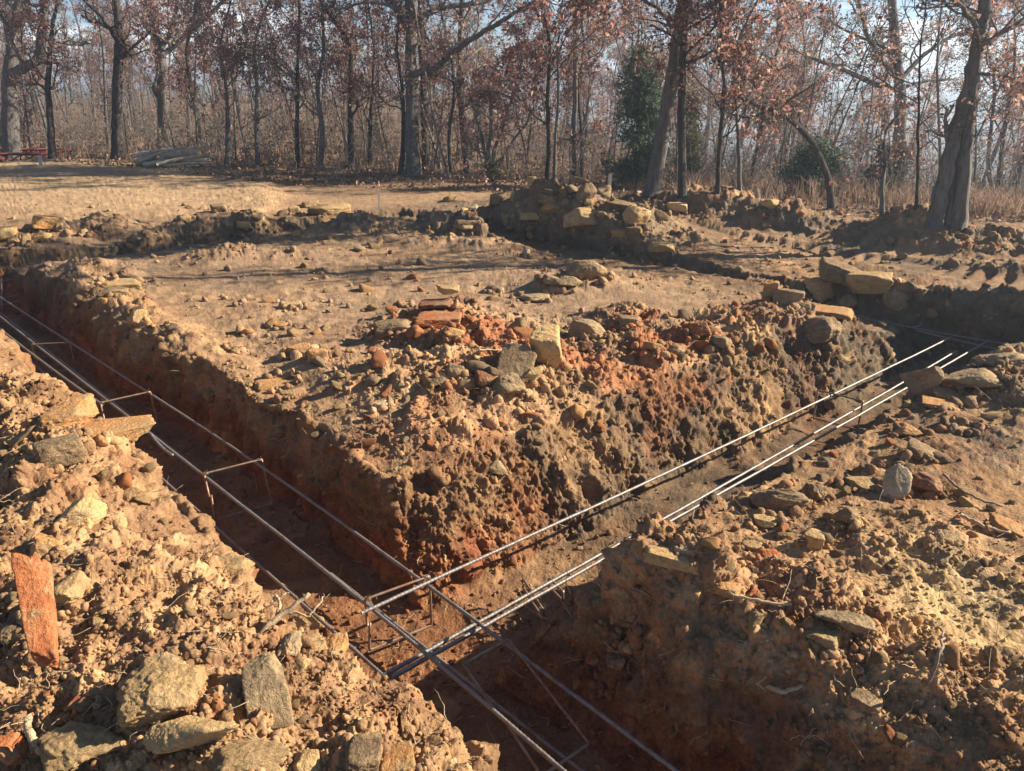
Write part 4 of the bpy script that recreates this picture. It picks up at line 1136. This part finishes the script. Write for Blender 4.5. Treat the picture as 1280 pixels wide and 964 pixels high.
hero('thin dark oak just right of the leaning one', (853, 248), [(853, 190), (852, 130), (854, 75), (856, 10)], 10, 7, [([(854, 80), (880, 70), (905, 55)], 4, 2, .3, 5, 1.2), ([(854, 60), (835, 40), (810, 30)], 3, 2, .3, 5, 1.2)], seed=20, bark=MBARKD, nleaf=3600, n_auto=10, top=3, Lr=1.8, f0=.35)
hero('dark bent tree arching over to the left', (1040, 262), [(1039, 235), (1033, 205), (1020, 178), (1003, 160), (978, 143), (955, 138), (930, 124), (900, 115)], 9, 4, [([(955, 138), (935, 150), (905, 140)], 3, 2, .4, 4, .9)], seed=21, bark=MBARKD, nleaf=450, n_auto=9, top=None, Lr=1.3, f0=.45)
hero('slender pale crooked sapling between the bent tree and the twin trunks', (1105, 268), [(1103, 220), (1104, 190), (1100, 170), (1112, 152), (1128, 140)], 6, 3, [([(1104, 205), (1096, 180), (1098, 160)], 3, 2, .1, 3, .6)], seed=22, nleaf=150, n_auto=5, Lr=.8, f0=.4, name='sapling')
hero('wide spreading oak with bare limbs against the sky at right', (1122, 242), [(1126, 180), (1128, 120), (1122, 60), (1118, 0)], 16, 11,
     [([(1124, 112), (1100, 108), (1075, 96), (1040, 82), (1005, 68), (975, 58)], 7, 2, .6, 9, 1.3), ([(1124, 100), (1105, 78), (1085, 50), (1075, 10), (1070, -20)], 6, 3, -.5, 7, 1.3),
      ([(1126, 100), (1150, 72), (1180, 50), (1215, 40)], 6, 3, .8, 7, 1.3), ([(1122, 90), (1110, 60), (1060, 40), (1020, 20)], 4, 2, .3, 6, 1.0), ([(1124, 110), (1160, 100), (1190, 100)], 4, 2, .5, 5, 1.0)],
     seed=23, lsize=.07, nleaf=1500, n_auto=5, top=3, f0=.55)
hero('heavy twin-trunked oak leaning right near the right edge', (1197, 280), [(1203, 230), (1208, 180), (1213, 120), (1222, 60), (1234, 0), (1240, -40)], 17, 15,
     [([(1166, 282), (1176, 240), (1190, 180), (1204, 130), (1216, 80), (1226, 40)], 20, 13, .1, 2, .6), ([(1183, 280), (1192, 230), (1201, 180), (1208, 140)], 8, 6, .3, 1, .3), ([(1225, 60), (1255, 40), (1290, 20)], 7, 5, .4, 6, 1.3),
      ([(1222, 90), (1260, 100), (1300, 105)], 4, 2, -.3, 5, 1.1), ([(1226, 40), (1200, 10), (1180, -20)], 6, 4, -.3, 5, 1.3)], seed=24, nleaf=1500, n_auto=4, top=3, f0=.6, lsize=.065)
hero('grey oak leaning right at the right edge of the photo', (1262, 252), [(1272, 215), (1284, 180), (1300, 120)], 11, 8, [], seed=25, nleaf=3000, n_auto=9, top=3, f0=.4)

# more oaks standing at the edge of the wood that the photo shows singly
MORE = [(66, 200, 9, 'olive-barked oak at the left with brush around its foot', MBARKD, 3200), (248, 202, 7, 'slim dark oak directly behind the log pile', MBARKD, 3000),
 (284, 207, 6, 'slim oak leaning a little left beyond the log pile', MBARK, 3400), (322, 208, 6, 'slim oak rising behind the cut end of the field', MBARK, 3600),
 (372, 210, 6, 'slim oak between the field edge and the tall central oak', MBARKD, 2600), (399, 214, 7, 'tall slim oak with a thin straight stem left of the centre', MBARK, 1800),
 (440, 212, 8, 'dark oak in the close group left of the tall central oak', MBARKD, 3000), (463, 210, 6, 'grey oak at the right of the close group', MBARKD, 2400), (500, 218, 6, 'short dark crooked oak just left of the tall central one', MBARKD, 2200),
 (564, 219, 5, 'thin dark bent oak right of the tall central one', MBARKD, 2000), (684, 226, 6, 'dark crooked oak left of the straight slim one', MBARKD, 2600), (693, 226, 4, 'thin grey oak touching the dark crooked one', MBARK, 1800),
 (727, 227, 6, 'dark oak forking low beside the straight slim one', MBARKD, 3000), (898, 240, 6, 'dark oak standing in the pink dry grass', MBARKD, 3600), (1145, 262, 4, 'thin dark sapling left of the twin trunks', MBARKD, 800),
 (925, 238, 5, 'red-leaved oak behind the bent tree', MBARK, 2000), (1240, 250, 5, 'thin oak right of the twin trunks', MBARK, 3000)]
for i_, (px, py, w, lab, bk, nl) in enumerate(MORE):
    rg = np.random.default_rng(300 + i_); a = rg.normal(0, 5, 4)
    hero(lab, (px, py), [(px + a[0] * .5, py - 50), (px + a[1], 110), (px + a[1] * .5 + a[2], 60), (px + a[3] * 1.5, rg.uniform(5, 40))], w, w * .45, [], seed=320 + i_, bark=bk, nleaf=nl, n_auto=12, top=rg.uniform(.5, 1.6), Lr=1.7, f0=.25)

# prototypes for the wood behind
def wood_proto(seed, hgt, r0, nleaf, leaf, bark, n_auto=11, maxl=3, Lr=2.2, f0=.28, lsize=.095, name='oak_tree'):
    T = Tree(seed); T.dens = 1.0
    pts = [np.array([0, 0, -.1])]; d = np.array([T.rg.normal(0, .08), T.rg.normal(0, .08), 1.0])
    for q_ in range(7):
        d = d + np.array([T.rg.normal(0, .07), T.rg.normal(0, .07), 0]); pts.append(pts[-1] + d * hgt / 7)
    Q, rad = T.trunk_path(pts, r0, r0 * .25, 7)
    T.limbs(Q, rad, f0, n_auto, Lr, maxl, .06)
    return T.finish(name, None, None, (0, 0, 0), (bark, bark, leaf), nleaf, lsize, spread=.09)
def copy_tree(p):
    e = p.copy(); COL.objects.link(e)
    for ch in p.children:
        c_ = ch.copy(); COL.objects.link(c_); c_.parent = e
    return e
LAB = {'red': ('slender oak with rusty red leaves standing deep in the wood', 'red-leaved oaks deep in the wood'),
       'tan': ('slender oak with pale tan leaves standing deep in the wood', 'tan-leaved oaks deep in the wood'),
       'bare': ('slender bare oak standing deep in the wood', 'bare oaks deep in the wood')}
WP = [('red', wood_proto(401, 8.5,  .10, 2000, MLEAF, MBARK)), ('red', wood_proto(402, 7.0, .08, 1800, MLEAF, MBARKD, 10, 3, 1.9)), ('red', wood_proto(403, 9.5, .13, 2000, MLEAF, MBARKD, 12, 3, 2.6, .3)),
      ('tan', wood_proto(404, 7.5, .09, 1800, MLEAFT, MBARK)), ('tan', wood_proto(405, 6.0, .065, 1600, MLEAFT, MBARK, 9, 3, 1.6, .22)), ('bare', wood_proto(406, 9.0, .12, 900, MLEAF, MBARKD, 12, 4, 2.3, .3)),
      ('bare', wood_proto(407, 8.0, .09, 500, MLEAFT, MBARK, 12, 4, 2.0, .3))]
SAPP = [wood_proto(411, 3.6, .028, 260, MLEAFT, MTWIG, 9, 3, .9, .12, .08, 'sapling'), wood_proto(412, 3.0, .022, 420, MLEAF, MTWIG, 10, 3, .8, .12, .08, 'sapling'), wood_proto(413, 4.4, .034, 120, MLEAF, MTWIG, 9, 3, 1.0, .15, .08, 'sapling')]
POLES = [wood_proto(421, 7.5, .045, 700, MLEAFT, MBARKD, 9, 3, 1.1, .35, .09), wood_proto(422, 6.5, .04, 900, MLEAF, MBARK, 9, 3, 1.0, .35, .09), wood_proto(423, 8.0, .055, 500, MLEAF, MBARKD, 9, 3, 1.2, .4, .09)]
def placed(first, used, p):
    if not used.get(p.name): used[p.name] = 1; return p
    return copy_tree(p)
used = {}
def edge_y(px):                            # how far away the wood begins, by direction
    return np.interp(px, [-100, 100, 250, 340, 520, 700, 850, 1000, 1150, 1300], [22.5, 22, 20, 18.2, 17.6, 16.6, 15.2, 14.4, 13.8, 13.4])
nW = 0
for iw in range(150):
    u = rng.random(); px = rng.uniform(-70, 1350); E0 = edge_y(px)
    Yd = E0 + 3.5 + 42 * u ** 1.5
    if iw >= 85: Yd = rng.uniform(34, 85); px = rng.uniform(-60, 960)
    if 985 < px < 1150 and Yd < 34 and rng.random() < .85: continue
    X_ = (px - 640) / F / CP * Yd * 1.0
    kind, p = WP[rng.choice(7, p=[.19, .17, .15, .15, .13, .11, .10])]
    o = placed(None, used, p); o.location = (X_, Yd, gz(X_, Yd) - .05)
    ytop = rng.uniform(-20, 80) if not 560 < px < 720 else rng.uniform(40, 95)
    if 960 < px < 1170: ytop = rng.uniform(95, 125)
    HP = {WP[0][1].name: 8.5, WP[1][1].name: 7, WP[2][1].name: 9.5, WP[3][1].name: 7.5, WP[4][1].name: 6, WP[5][1].name: 9, WP[6][1].name: 8}
    hh = 1.9 - gz(X_, Yd) + (105 - ytop) / F * Yd
    sc = max(.4, hh / HP.get(p.name, 8))
    o.scale = (sc, sc, sc * rng.uniform(.9, 1.1)); o.rotation_euler = (rng.normal(0, .05), rng.normal(0, .05), rng.uniform(0, 6.3))
    tag(o, LAB[kind][0], 'tree', LAB[kind][1]); nW += 1
for _ in range(170):
    px = rng.uniform(-60, 1340); Yd = edge_y(px) + .3 + 18 * rng.random() ** 1.4
    X_ = (px - 640) / F / CP * Yd
    i_ = rng.integers(3); o = placed(None, used, SAPP[i_]); o.location = (X_, Yd, gz(X_, Yd) - .03)
    sc = rng.uniform(.55, 1.1); o.scale = (sc, sc, sc); o.rotation_euler = (rng.normal(0, .1), rng.normal(0, .1), rng.uniform(0, 6.3))
    tag(o, ['thin sapling with a few tan leaves in the undergrowth', 'small leafy red-brown sapling in the undergrowth', 'thin almost bare sapling in the undergrowth'][i_], 'sapling', ['thin tan saplings', 'small red-brown saplings', 'thin bare saplings'][i_])
for _ in range(200):
    px = rng.uniform(-60, 1340); Yd = edge_y(px) + .2 + 38 * rng.random() ** 1.2
    if px > 960 and rng.random() < .7: continue
    X_ = (px - 640) / F / CP * Yd; i_ = rng.integers(3); o = placed(None, used, POLES[i_]); o.location = (X_, Yd, gz(X_, Yd) - .03)
    sc = (1.9 - gz(X_, Yd) + (105 - rng.uniform(0, 85)) / F * Yd) / [7.5, 6.5, 8.0][i_]; o.scale = (sc, sc, sc); o.rotation_euler = (rng.normal(0, .045), rng.normal(0, .045), rng.uniform(0, 6.3))
    tag(o, ['pole-thin dark oak with high tan leaves in the wood', 'pole-thin grey oak with high red-brown leaves in the wood', 'tall pole-thin dark oak with few leaves in the wood'][i_], 'tree', ['pole-thin tan-leaved oaks', 'pole-thin red-leaved oaks', 'pole-thin nearly bare oaks'][i_])
# prototypes that were not used must not stay at the origin
for _, p in WP:
    if not used.get(p.name): p.location = (-20, 40, 0)

# cedars and green brush
def cedar(label, px, py, wpx, hpx, n, seed, mat, name='cedar_tree', cone=1.0, cat='tree', lsz=.10, Yd=None):
    c_, k = cast(px, py)
    if Yd: X_ = (px - 640) / F / CP * Yd; c_ = np.array([X_, Yd, gz(X_, Yd)])
    D = math.hypot(c_[1], 1.5); hh = hpx * D / F; ww = wpx * D / F / 2
    T = Tree(seed); T.dens = 1
    c0 = np.array([c_[0], c_[1], c_[2] - .05])
    Q, rad = T.trunk_path([c0, c0 + (0, 0, hh * .5), c0 + (.02, 0, hh * .95)], .03 * hh, .004 * hh, 7)
    pos = []
    nb = int(58 * max(1, hh / 2))
    for q_ in range(nb):
        f = T.rg.uniform(.04, .97); rr = ww * ((1 - f) ** .8 * cone + (1 - cone) * math.sqrt(max(0, 1 - (2 * f - .8) ** 2 / 1.6))) * T.rg.uniform(.55, 1.15)
        az = T.rg.uniform(0, 6.3); p0 = c0 + np.array([0, 0, hh * f]); n_ = 7
        d = np.array([math.cos(az), math.sin(az), T.rg.uniform(-.1, .5)])
        pts = T.wander(p0, d, max(rr, .12), n_, .12, .02); T.br.tube(pts, np.linspace(.012, .004, len(pts)), 3, cap=False)
        m_ = int(n / nb * (rr / ww + .3))
        tt = T.rg.uniform(.25, 1.05, m_) ** .8 * n_
        ii_ = np.clip(tt.astype(int), 0, n_); pos.append(pts[ii_] + T.rg.normal(0, .055 + .03 * hh / 2, (m_, 3)))
    e = bpy.data.objects.new(name, None); COL.objects.link(e); e.location = c0
    T.trunk.obj('trunk', MBARKD, e, warp=lambda V: V - c0); T.br.obj('branches', MBARKD, e, warp=lambda V: V - c0)
    me = leaves_mesh('crown', np.concatenate(pos) - c0, lsz, mat, T.rg, .32, droop=-.3)
    oc = bpy.data.objects.new('crown', me); COL.objects.link(oc); oc.parent = e
    tag(e, label, cat); return e
cedar('dark green cedar beside the leaning oak', 780, 238, 104, 160, 11000, 501, MCEDAR, cone=.75, Yd=16.2)
cedar('small olive cedar to the right of the leaning oak', 836, 236, 46, 110, 3500, 502, MOLIVE, cone=.8, Yd=17.5)
cedar('low green cedar thicket under the bent tree', 985, 252, 100, 62, 3600, 503, MCEDAR, 'cedar_bush', .35, 'bush', Yd=14.6)
cedar('green bush right of the bent tree', 1062, 246, 66, 60, 4000, 504, MOLIVE, 'cedar_bush', .35, 'bush', Yd=17)
cedar('olive brush around the second oak from the left', 70, 202, 34, 46, 1500, 505, MOLIVE, 'bush', .3, 'bush', Yd=23)
cedar('small green shrub at the foot of the many-stemmed oak', 618, 226, 18, 26, 700, 506, MOLIVE, 'bush', .3, 'bush', lsz=.07, Yd=16.8)
cedar('faint green shrub deep behind the central oaks', 490, 200, 30, 40, 900, 507, MOLIVE, 'bush', .3, 'bush', Yd=24)
cedar('pale green shrub at the foot of the spreading oak', 1155, 246, 36, 30, 1200, 508, MOLIVE, 'bush', .3, 'bush', Yd=16)

# dry grass, leaf litter and brush: masses
def grass():
    V = []; Fq = []; n = 0; rnd = []
    for _ in range(5200):
        px = rng.uniform(-40, 1320); E0 = edge_y(px)
        if px > 830: Yd = E0 - 1.8 + 5.5 * rng.random() ** 1.2
        else:
            Yd = E0 - .5 + 4 * rng.random()
            if rng.random() < .55: continue
        X_ = (px - 640) / F / CP * Yd
        if fbm(np.array([X_]), np.array([Yd]), np.array([0.]), .7, 2, 5)[0] < -.02 and rng.random() < .8: continue
        b = np.array([X_, Yd, gz(X_, Yd)]); hgt = rng.uniform(.10, .42) * (1 if px > 830 else .6)
        for q_ in range(5):
            d = rng.normal(0, .35, 2); bb = b + np.array([*rng.normal(0, .05, 2), 0]); w = rng.uniform(.004, .009); side = np.array([math.cos(q_), math.sin(q_), 0]) * w
            mid_ = bb + np.array([d[0] * .35 * hgt, d[1] * .35 * hgt, hgt * .6]); tp = bb + np.array([d[0] * hgt, d[1] * hgt, hgt])
            V += [bb - side, bb + side, mid_ + side * .8, mid_ - side * .8, tp + side * .3, tp - side * .3]
            Fq += [[n, n + 1, n + 2, n + 3], [n + 3, n + 2, n + 4, n + 5]]; n += 6; rnd += [rng.random()] * 6
    me = mesh_from_arrays('dry_grass', np.array(V), np.array(Fq), False)
    a = me.attributes.new('leafrnd', 'FLOAT', 'POINT'); a.data.foreach_set('value', np.array(rnd, np.float32)); me.materials.append(MGRASS)
    o = bpy.data.objects.new('dry_grass', me); COL.objects.link(o); tag(o, 'dry pinkish grass along the edge of the wood', 'grass', None, 'stuff')
grass()
def litter():
    n = 26000; pos = np.zeros((n, 3)); k = 0
    while k < n:
        px = rng.uniform(-60, 1340); E0 = edge_y(px); Yd = E0 - 2.2 + 16 * rng.random() ** 1.6
        if Yd < E0 - .4 and rng.random() < .6: continue
        X_ = (px - 640) / F / CP * Yd; pos[k] = (X_, Yd, gz(X_, Yd) + rng.uniform(0, .05)); k += 1
    me = leaves_mesh('leaf_litter', pos, .085, MLITTER, rng, .6)
    o = bpy.data.objects.new('leaf_litter', me); COL.objects.link(o); tag(o, 'fallen oak leaves covering the floor of the wood', 'leaf litter', None, 'stuff')
litter()
def brush():
    tb = TB(); lp = []
    for _ in range(1250):
        px = rng.uniform(-60, 1340); Yd = edge_y(px) + .2 + 26 * rng.random() ** 1.3; X_ = (px - 640) / F / CP * Yd
        b = np.array([X_, Yd, gz(X_, Yd)]); hg = rng.uniform(.4, 1.5)
        for q_ in range(5):
            d = np.array([rng.normal(0, .35), rng.normal(0, .35), 1.]); n_ = 5; pts = b + np.outer(np.linspace(0, hg * rng.uniform(.6, 1), n_), d) + np.cumsum(rng.normal(0, .035, (n_, 3)), 0)
            tb.tube(pts, np.linspace(.008, .003, n_), 3, cap=False)
            for w_ in range(3):
                j = rng.integers(1, n_); d2 = rng.normal(0, 1, 3); d2[2] = abs(d2[2]); d2 *= .22 * hg / np.linalg.norm(d2)
                q2 = np.array([pts[j], pts[j] + d2 * .5 + rng.normal(0, .02, 3), pts[j] + d2]); tb.tube(q2, [.004, .003, .002], 3, cap=False)
                if rng.random() < .4: lp += [q2[2] + rng.normal(0, .06, 3), q2[1] + rng.normal(0, .06, 3)]
    o = tb.obj('brush_thicket', MTWIG); tag(o, 'tangle of thin leafless brush between the trees', 'brush', None, 'stuff')
    me = leaves_mesh('brush_leaves', np.array(lp), .085, MLEAFT, rng, .6)
    o = bpy.data.objects.new('brush_leaves', me); COL.objects.link(o); tag(o, 'dry tan leaves hanging in the brush between the trees', 'brush leaves', None, 'stuff')
brush()

# distant wooded ridge
def ridge():
    na, nr = 700, 60
    a = np.radians(np.linspace(-60, 75, na)); rr = np.geomspace(330, 900, nr)
    A, Rr = np.meshgrid(a, rr, indexing='ij'); xx = np.sin(A) * Rr; yy = np.cos(A) * Rr
    f = np.sin(np.clip((Rr - 330) / 570, 0, 1) * math.pi) ** .8
    zz = -34 + f * (29 + 3.0 * fbm(xx.ravel(), yy.ravel(), 0 * xx.ravel(), .006, 2, 3).reshape(xx.shape))
    cl, _i = clods(xx.ravel(), yy.ravel(), 0 * xx.ravel(), 9., 33, .9, .4, .7, 2)
    zz = zz + cl.reshape(xx.shape) * .5 + 1.2 * fbm(xx.ravel(), yy.ravel(), 0 * xx.ravel(), .25, 3, 9).reshape(xx.shape)
    V = np.stack([xx, yy, zz], -1).reshape(-1, 3); I_ = np.arange(na * nr).reshape(na, nr)
    q_ = np.stack([I_[:-1, :-1], I_[1:, :-1], I_[1:, 1:], I_[:-1, 1:]], -1).reshape(-1, 4)[:, ::-1]
    me = mesh_from_arrays('hills', V, q_)
    m, nt, b = newmat('distant winter wood')
    n1 = noise(nt, .12, 6, .7); r1 = ramp(nt, n1.outputs[0], [(.3, (.07, .06, .045)), (.6, (.15, .115, .085)), (.8, (.10, .10, .06))]); nt.links.new(r1.outputs[0], b.inputs['Base Color'])
    me.materials.append(m); o = bpy.data.objects.new('hills', me); COL.objects.link(o); tag(o, kind='structure')
ridge()

# ------------------------------------------------------------------ log pile
def log(px0, py0, px1, py1, w, label, z0=0, z1=0, Yd=21.0, dy=0, cut=True, name='log', mat=None):
    a = at(px0, py0 - 2, Yd); b = at(px1, py1 - 2, Yd + dy); D = Yd; r_ = w * .95 / 2 * D / F
    Q = jit_path([a, (a + b) / 2 + np.array([0, 0, .03]), b], 14, r_ * .14, int(px0 * 7 + py0)); tb = TB(); rd = np.linspace(r_, r_ * .8, 14) * (1 + .06 * rng.normal(0, 1, 14)); rd[-1] = rd[-2]; tb.tube(Q, rd, 12)
    o = tb.obj(name, mat or MBARKP, warp=lambda V: V - a); o.location = a; tag(o, label, 'log')
    if cut:
        for nm, i_, j_ in (('cut_end', -1, -2),):
            d = Q[i_] - Q[j_]; d /= np.linalg.norm(d); tb = TB(); tb.tube([Q[i_] + d * .002, Q[i_] + d * .02], rd[i_] * .93, 12); c_ = tb.obj(nm, MCUT, o, warp=lambda V: V - a)
    return o
YL = 19.5
log(172, 204, 250, 191, 12, 'thickest grey log on top of the pile with an orange sawn end', Yd=YL, dy=-.6)
log(168, 198, 215, 189, 5, 'thin pale log along the top of the pile', Yd=YL - .3, cut=False)
log(180, 208, 262, 202, 6, 'pale log at the front foot of the pile', Yd=YL - .9, dy=-.2)
log(163, 196, 200, 192, 4, 'short pale log poking out left of the pile', Yd=YL + .1, cut=False)
log(190, 205, 235, 198, 9, 'brown log lying under the thickest one', Yd=YL - .4, dy=.2)
log(178, 207, 198, 199, 9, 'stubby dark log at the left of the pile', Yd=YL - .6, mat=MSTICK)
log(205, 210, 268, 206, 4, 'slim pale log lying lowest in front of the pile', Yd=YL - 1.2)
log(176, 203, 228, 186, 4, 'thin grey pole slanting over the top of the pile', Yd=YL - .8, cut=False)
log(196, 208, 256, 196, 5, 'pale crooked pole across the front of the pile', Yd=YL - 1.3, dy=.3)
log(214, 203, 270, 199, 4, 'slim pole sticking out right of the pile', Yd=YL - .9, cut=False)
stick([([(262, 196, 0), (290, 190, .1), (318, 183, .3)], .03, .012), ([(280, 192, .1), (300, 200, .05)], .015, .01)], 'long fallen grey branch right of the log pile', MSTICK, name='fallen_branch', cat='branch')

# ------------------------------------------------------------------ stakes and the red trailer
def stake(px, py, hpx, w, label):
    c_, k = cast(px, py); D = c_[1]; hh = hpx * D / F; r_ = w / 2 * D / F
    bm = bmesh.new(); bmesh.ops.create_cube(bm, size=1)
    bmesh.ops.scale(bm, vec=(2 * r_, 1.2 * r_, hh), verts=bm.verts); bmesh.ops.translate(bm, vec=(0, 0, hh / 2 - .05), verts=bm.verts)
    bmesh.ops.bevel(bm, geom=bm.edges[:], offset=r_ * .25, segments=2)
    me = bpy.data.meshes.new('stake'); bm.to_mesh(me); bm.free(); me.materials.append(MSTAKE)
    o = bpy.data.objects.new('stake', me); COL.objects.link(o); o.location = c_; o.rotation_euler = (.03, .03, .3); tag(o, label, 'stake')
stake(761, 240, 24, 4, 'pale wooden stake behind the far rubble heap')
stake(474, 266, 30, 2, 'thin wooden stake standing on the far flat ground')
stake(52, 209, 14, 4, 'short white post at the end of the red frame')
def red_frame():
    m, nt, b = newmat('dark red paint'); n1 = noise(nt, 6, 4); r1 = ramp(nt, n1.outputs[0], [(.3, (.09, .02, .018)), (.7, (.16, .04, .034))]); nt.links.new(r1.outputs[0], b.inputs['Base Color']); b.inputs['Roughness'].default_value = .55
    Yd = 20.5; base = at(20, 208, Yd); e = bpy.data.objects.new('trailer', None); COL.objects.link(e); e.location = base
    def bar(nm, pts, r_):
        tb = TB(); tb.tube(pts, r_, 4); return tb.obj(nm, m, e, smooth=False, warp=lambda V: V - base)
    for yy in (0, 1.5):
        bar('top_rail', [at(-70, 193, Yd) + (0, yy, 0), at(50, 192.5, Yd) + (0, yy, 0)], .035)
        bar('bottom_rail', [at(-70, 205, Yd) + (0, yy, 0), at(50, 204.5, Yd) + (0, yy, 0)], .045)
        for px in (-70, -40, -10, 8, 26, 50): bar('upright', [at(px, 193, Yd) + (0, yy, 0), at(px, 205, Yd) + (0, yy, 0)], .025)
        for px in (-10, 8, 26): bar('brace', [at(px, 205, Yd) + (0, yy, 0), at(px + 18, 193, Yd) + (0, yy, 0)], .018)
    bar('end_rail', [at(50, 193, Yd), at(50, 193, Yd) + (0, 1.5, 0)], .035)
    bm = bmesh.new(); bmesh.ops.create_cube(bm, size=1); p0 = at(-70, 205, Yd); p1 = at(50, 205, Yd)
    bmesh.ops.scale(bm, vec=(p1[0] - p0[0], 1.42, .04), verts=bm.verts); me = bpy.data.meshes.new('bed'); bmesh.ops.bevel(bm, geom=bm.edges[:], offset=.01, segments=1); bm.to_mesh(me); bm.free(); me.materials.append(m)
    o = bpy.data.objects.new('bed', me); COL.objects.link(o); o.parent = e; o.location = (p0[0] / 2 + p1[0] / 2 - base[0], .75, p0[2] - base[2] + .02)
    # sloped front fender
    tbx = TB(); a = at(-4, 197, Yd - .5); c_ = at(9, 207, Yd - .5); tbx.tube([a, a + (0.02, 0, -.1), c_ + (-.1, 0, 0)], [.16, .2, .14], 8); tbx.obj('fender', m, e, warp=lambda V: V - base)
    mt, ntt, bt = newmat('black rubber'); bt.inputs['Base Color'].default_value = (.02, .02, .02, 1)
    for px in (-45, -28):
        c_ = at(px, 206, Yd - .12); th = np.linspace(0, 2 * math.pi, 25); tb = TB()
        tb.tube(np.stack([c_[0] + .22 * np.cos(th), 0 * th + c_[1], c_[2] + .22 * np.sin(th)], 1), .09, 8, cap=False); tb.obj('wheel', mt, e, warp=lambda V: V - base)
    tag(e, 'dark red metal trailer with braced side rails at the left edge', 'trailer')
red_frame()

# ------------------------------------------------------------------ light
SUN_AZ = 79.0      # degrees to the right of the view direction
SUN_EL = 28.0
w = bpy.data.worlds.new('World'); scn.world = w; w.use_nodes = True
nt = w.node_tree; bg = nt.nodes['Background']
sky = nt.nodes.new('ShaderNodeTexSky'); sky.sky_type = 'NISHITA'; sky.sun_disc = False
sky.sun_elevation = R(SUN_EL); sky.sun_rotation = R(SUN_AZ); sky.dust_density = .05; sky.air_density = .9; sky.ozone_density = 3.0; sky.altitude = 1500
tc = nt.nodes.new('ShaderNodeTexCoord'); mp = nt.nodes.new('ShaderNodeMapping'); mp.inputs['Scale'].default_value = (1.2, 1.2, 5)
nt.links.new(tc.outputs['Generated'], mp.inputs['Vector'])
cn = node(nt, 'ShaderNodeTexNoise', Scale=2.3, Detail=8, Roughness=.6); nt.links.new(mp.outputs[0], cn.inputs['Vector'])
cr0 = ramp(nt, cn.outputs[0], [(.52, (0, 0, 0)), (.70, (.95, .95, .95))])
sx = nt.nodes.new('ShaderNodeSeparateXYZ'); nt.links.new(tc.outputs['Generated'], sx.inputs[0])
crz = ramp(nt, sx.outputs['Z'], [(.0, (1, 1, 1)), (.10, (.85, .85, .85)), (.20, (.04, .04, .04)), (.5, (0, 0, 0))])
class _o: pass
cr = _o(); cr.outputs = [mulc(nt, cr0.outputs[0], crz.outputs[0])]
mx = nt.nodes.new('ShaderNodeMix'); mx.data_type = 'RGBA'; nt.links.new(cr.outputs[0], mx.inputs[0]); nt.links.new(sky.outputs[0], mx.inputs[6]); mx.inputs[7].default_value = (17, 17.5, 18.2, 1)
nt.links.new(mx.outputs[2], bg.inputs['Color']); bg.inputs['Strength'].default_value = .05
sd = bpy.data.lights.new('sun', 'SUN'); sd.energy = 5.0; sd.angle = R(.5); sd.color = (1.0, .885, .71)
so = bpy.data.objects.new('sun', sd); COL.objects.link(so)
dirv = Vector((math.sin(R(SUN_AZ)) * math.cos(R(SUN_EL)), math.cos(R(SUN_AZ)) * math.cos(R(SUN_EL)), math.sin(R(SUN_EL))))
so.rotation_euler = dirv.to_track_quat('Z', 'Y').to_euler()
vs = scn.view_settings; vs.view_transform = 'Standard'; vs.look = 'None'; vs.gamma = 1; vs.exposure = 1.38; vs.use_curve_mapping = False
bm = bmesh.new(); bmesh.ops.create_cube(bm, size=1); bmesh.ops.scale(bm, vec=(2400, 2400, 61), verts=bm.verts)
hm_ = bpy.data.meshes.new('haze'); bm.to_mesh(hm_); bm.free()
hz = bpy.data.objects.new('haze', hm_); COL.objects.link(hz); hz.location = (0, 0, -45 + 30.5); tag(hz, 'thin pale haze of a bright winter afternoon', 'haze', None, 'stuff')
mh = bpy.data.materials.new('thin haze'); mh.use_nodes = True; nh = mh.node_tree; nh.nodes.clear()
ho = nh.nodes.new('ShaderNodeOutputMaterial'); hv = nh.nodes.new('ShaderNodeVolumePrincipled'); hv.inputs['Color'].default_value = (.66, .82, 1, 1); hv.inputs['Density'].default_value = .0026; hv.inputs['Anisotropy'].default_value = .35
nh.links.new(hv.outputs[0], ho.inputs['Volume']); hm_.materials.append(mh)
scn.cycles.use_denoising = True
scn.cycles.max_bounces = 6; scn.cycles.transparent_max_bounces = 4
print('rocks', NROCK[0], 'wood', nW)
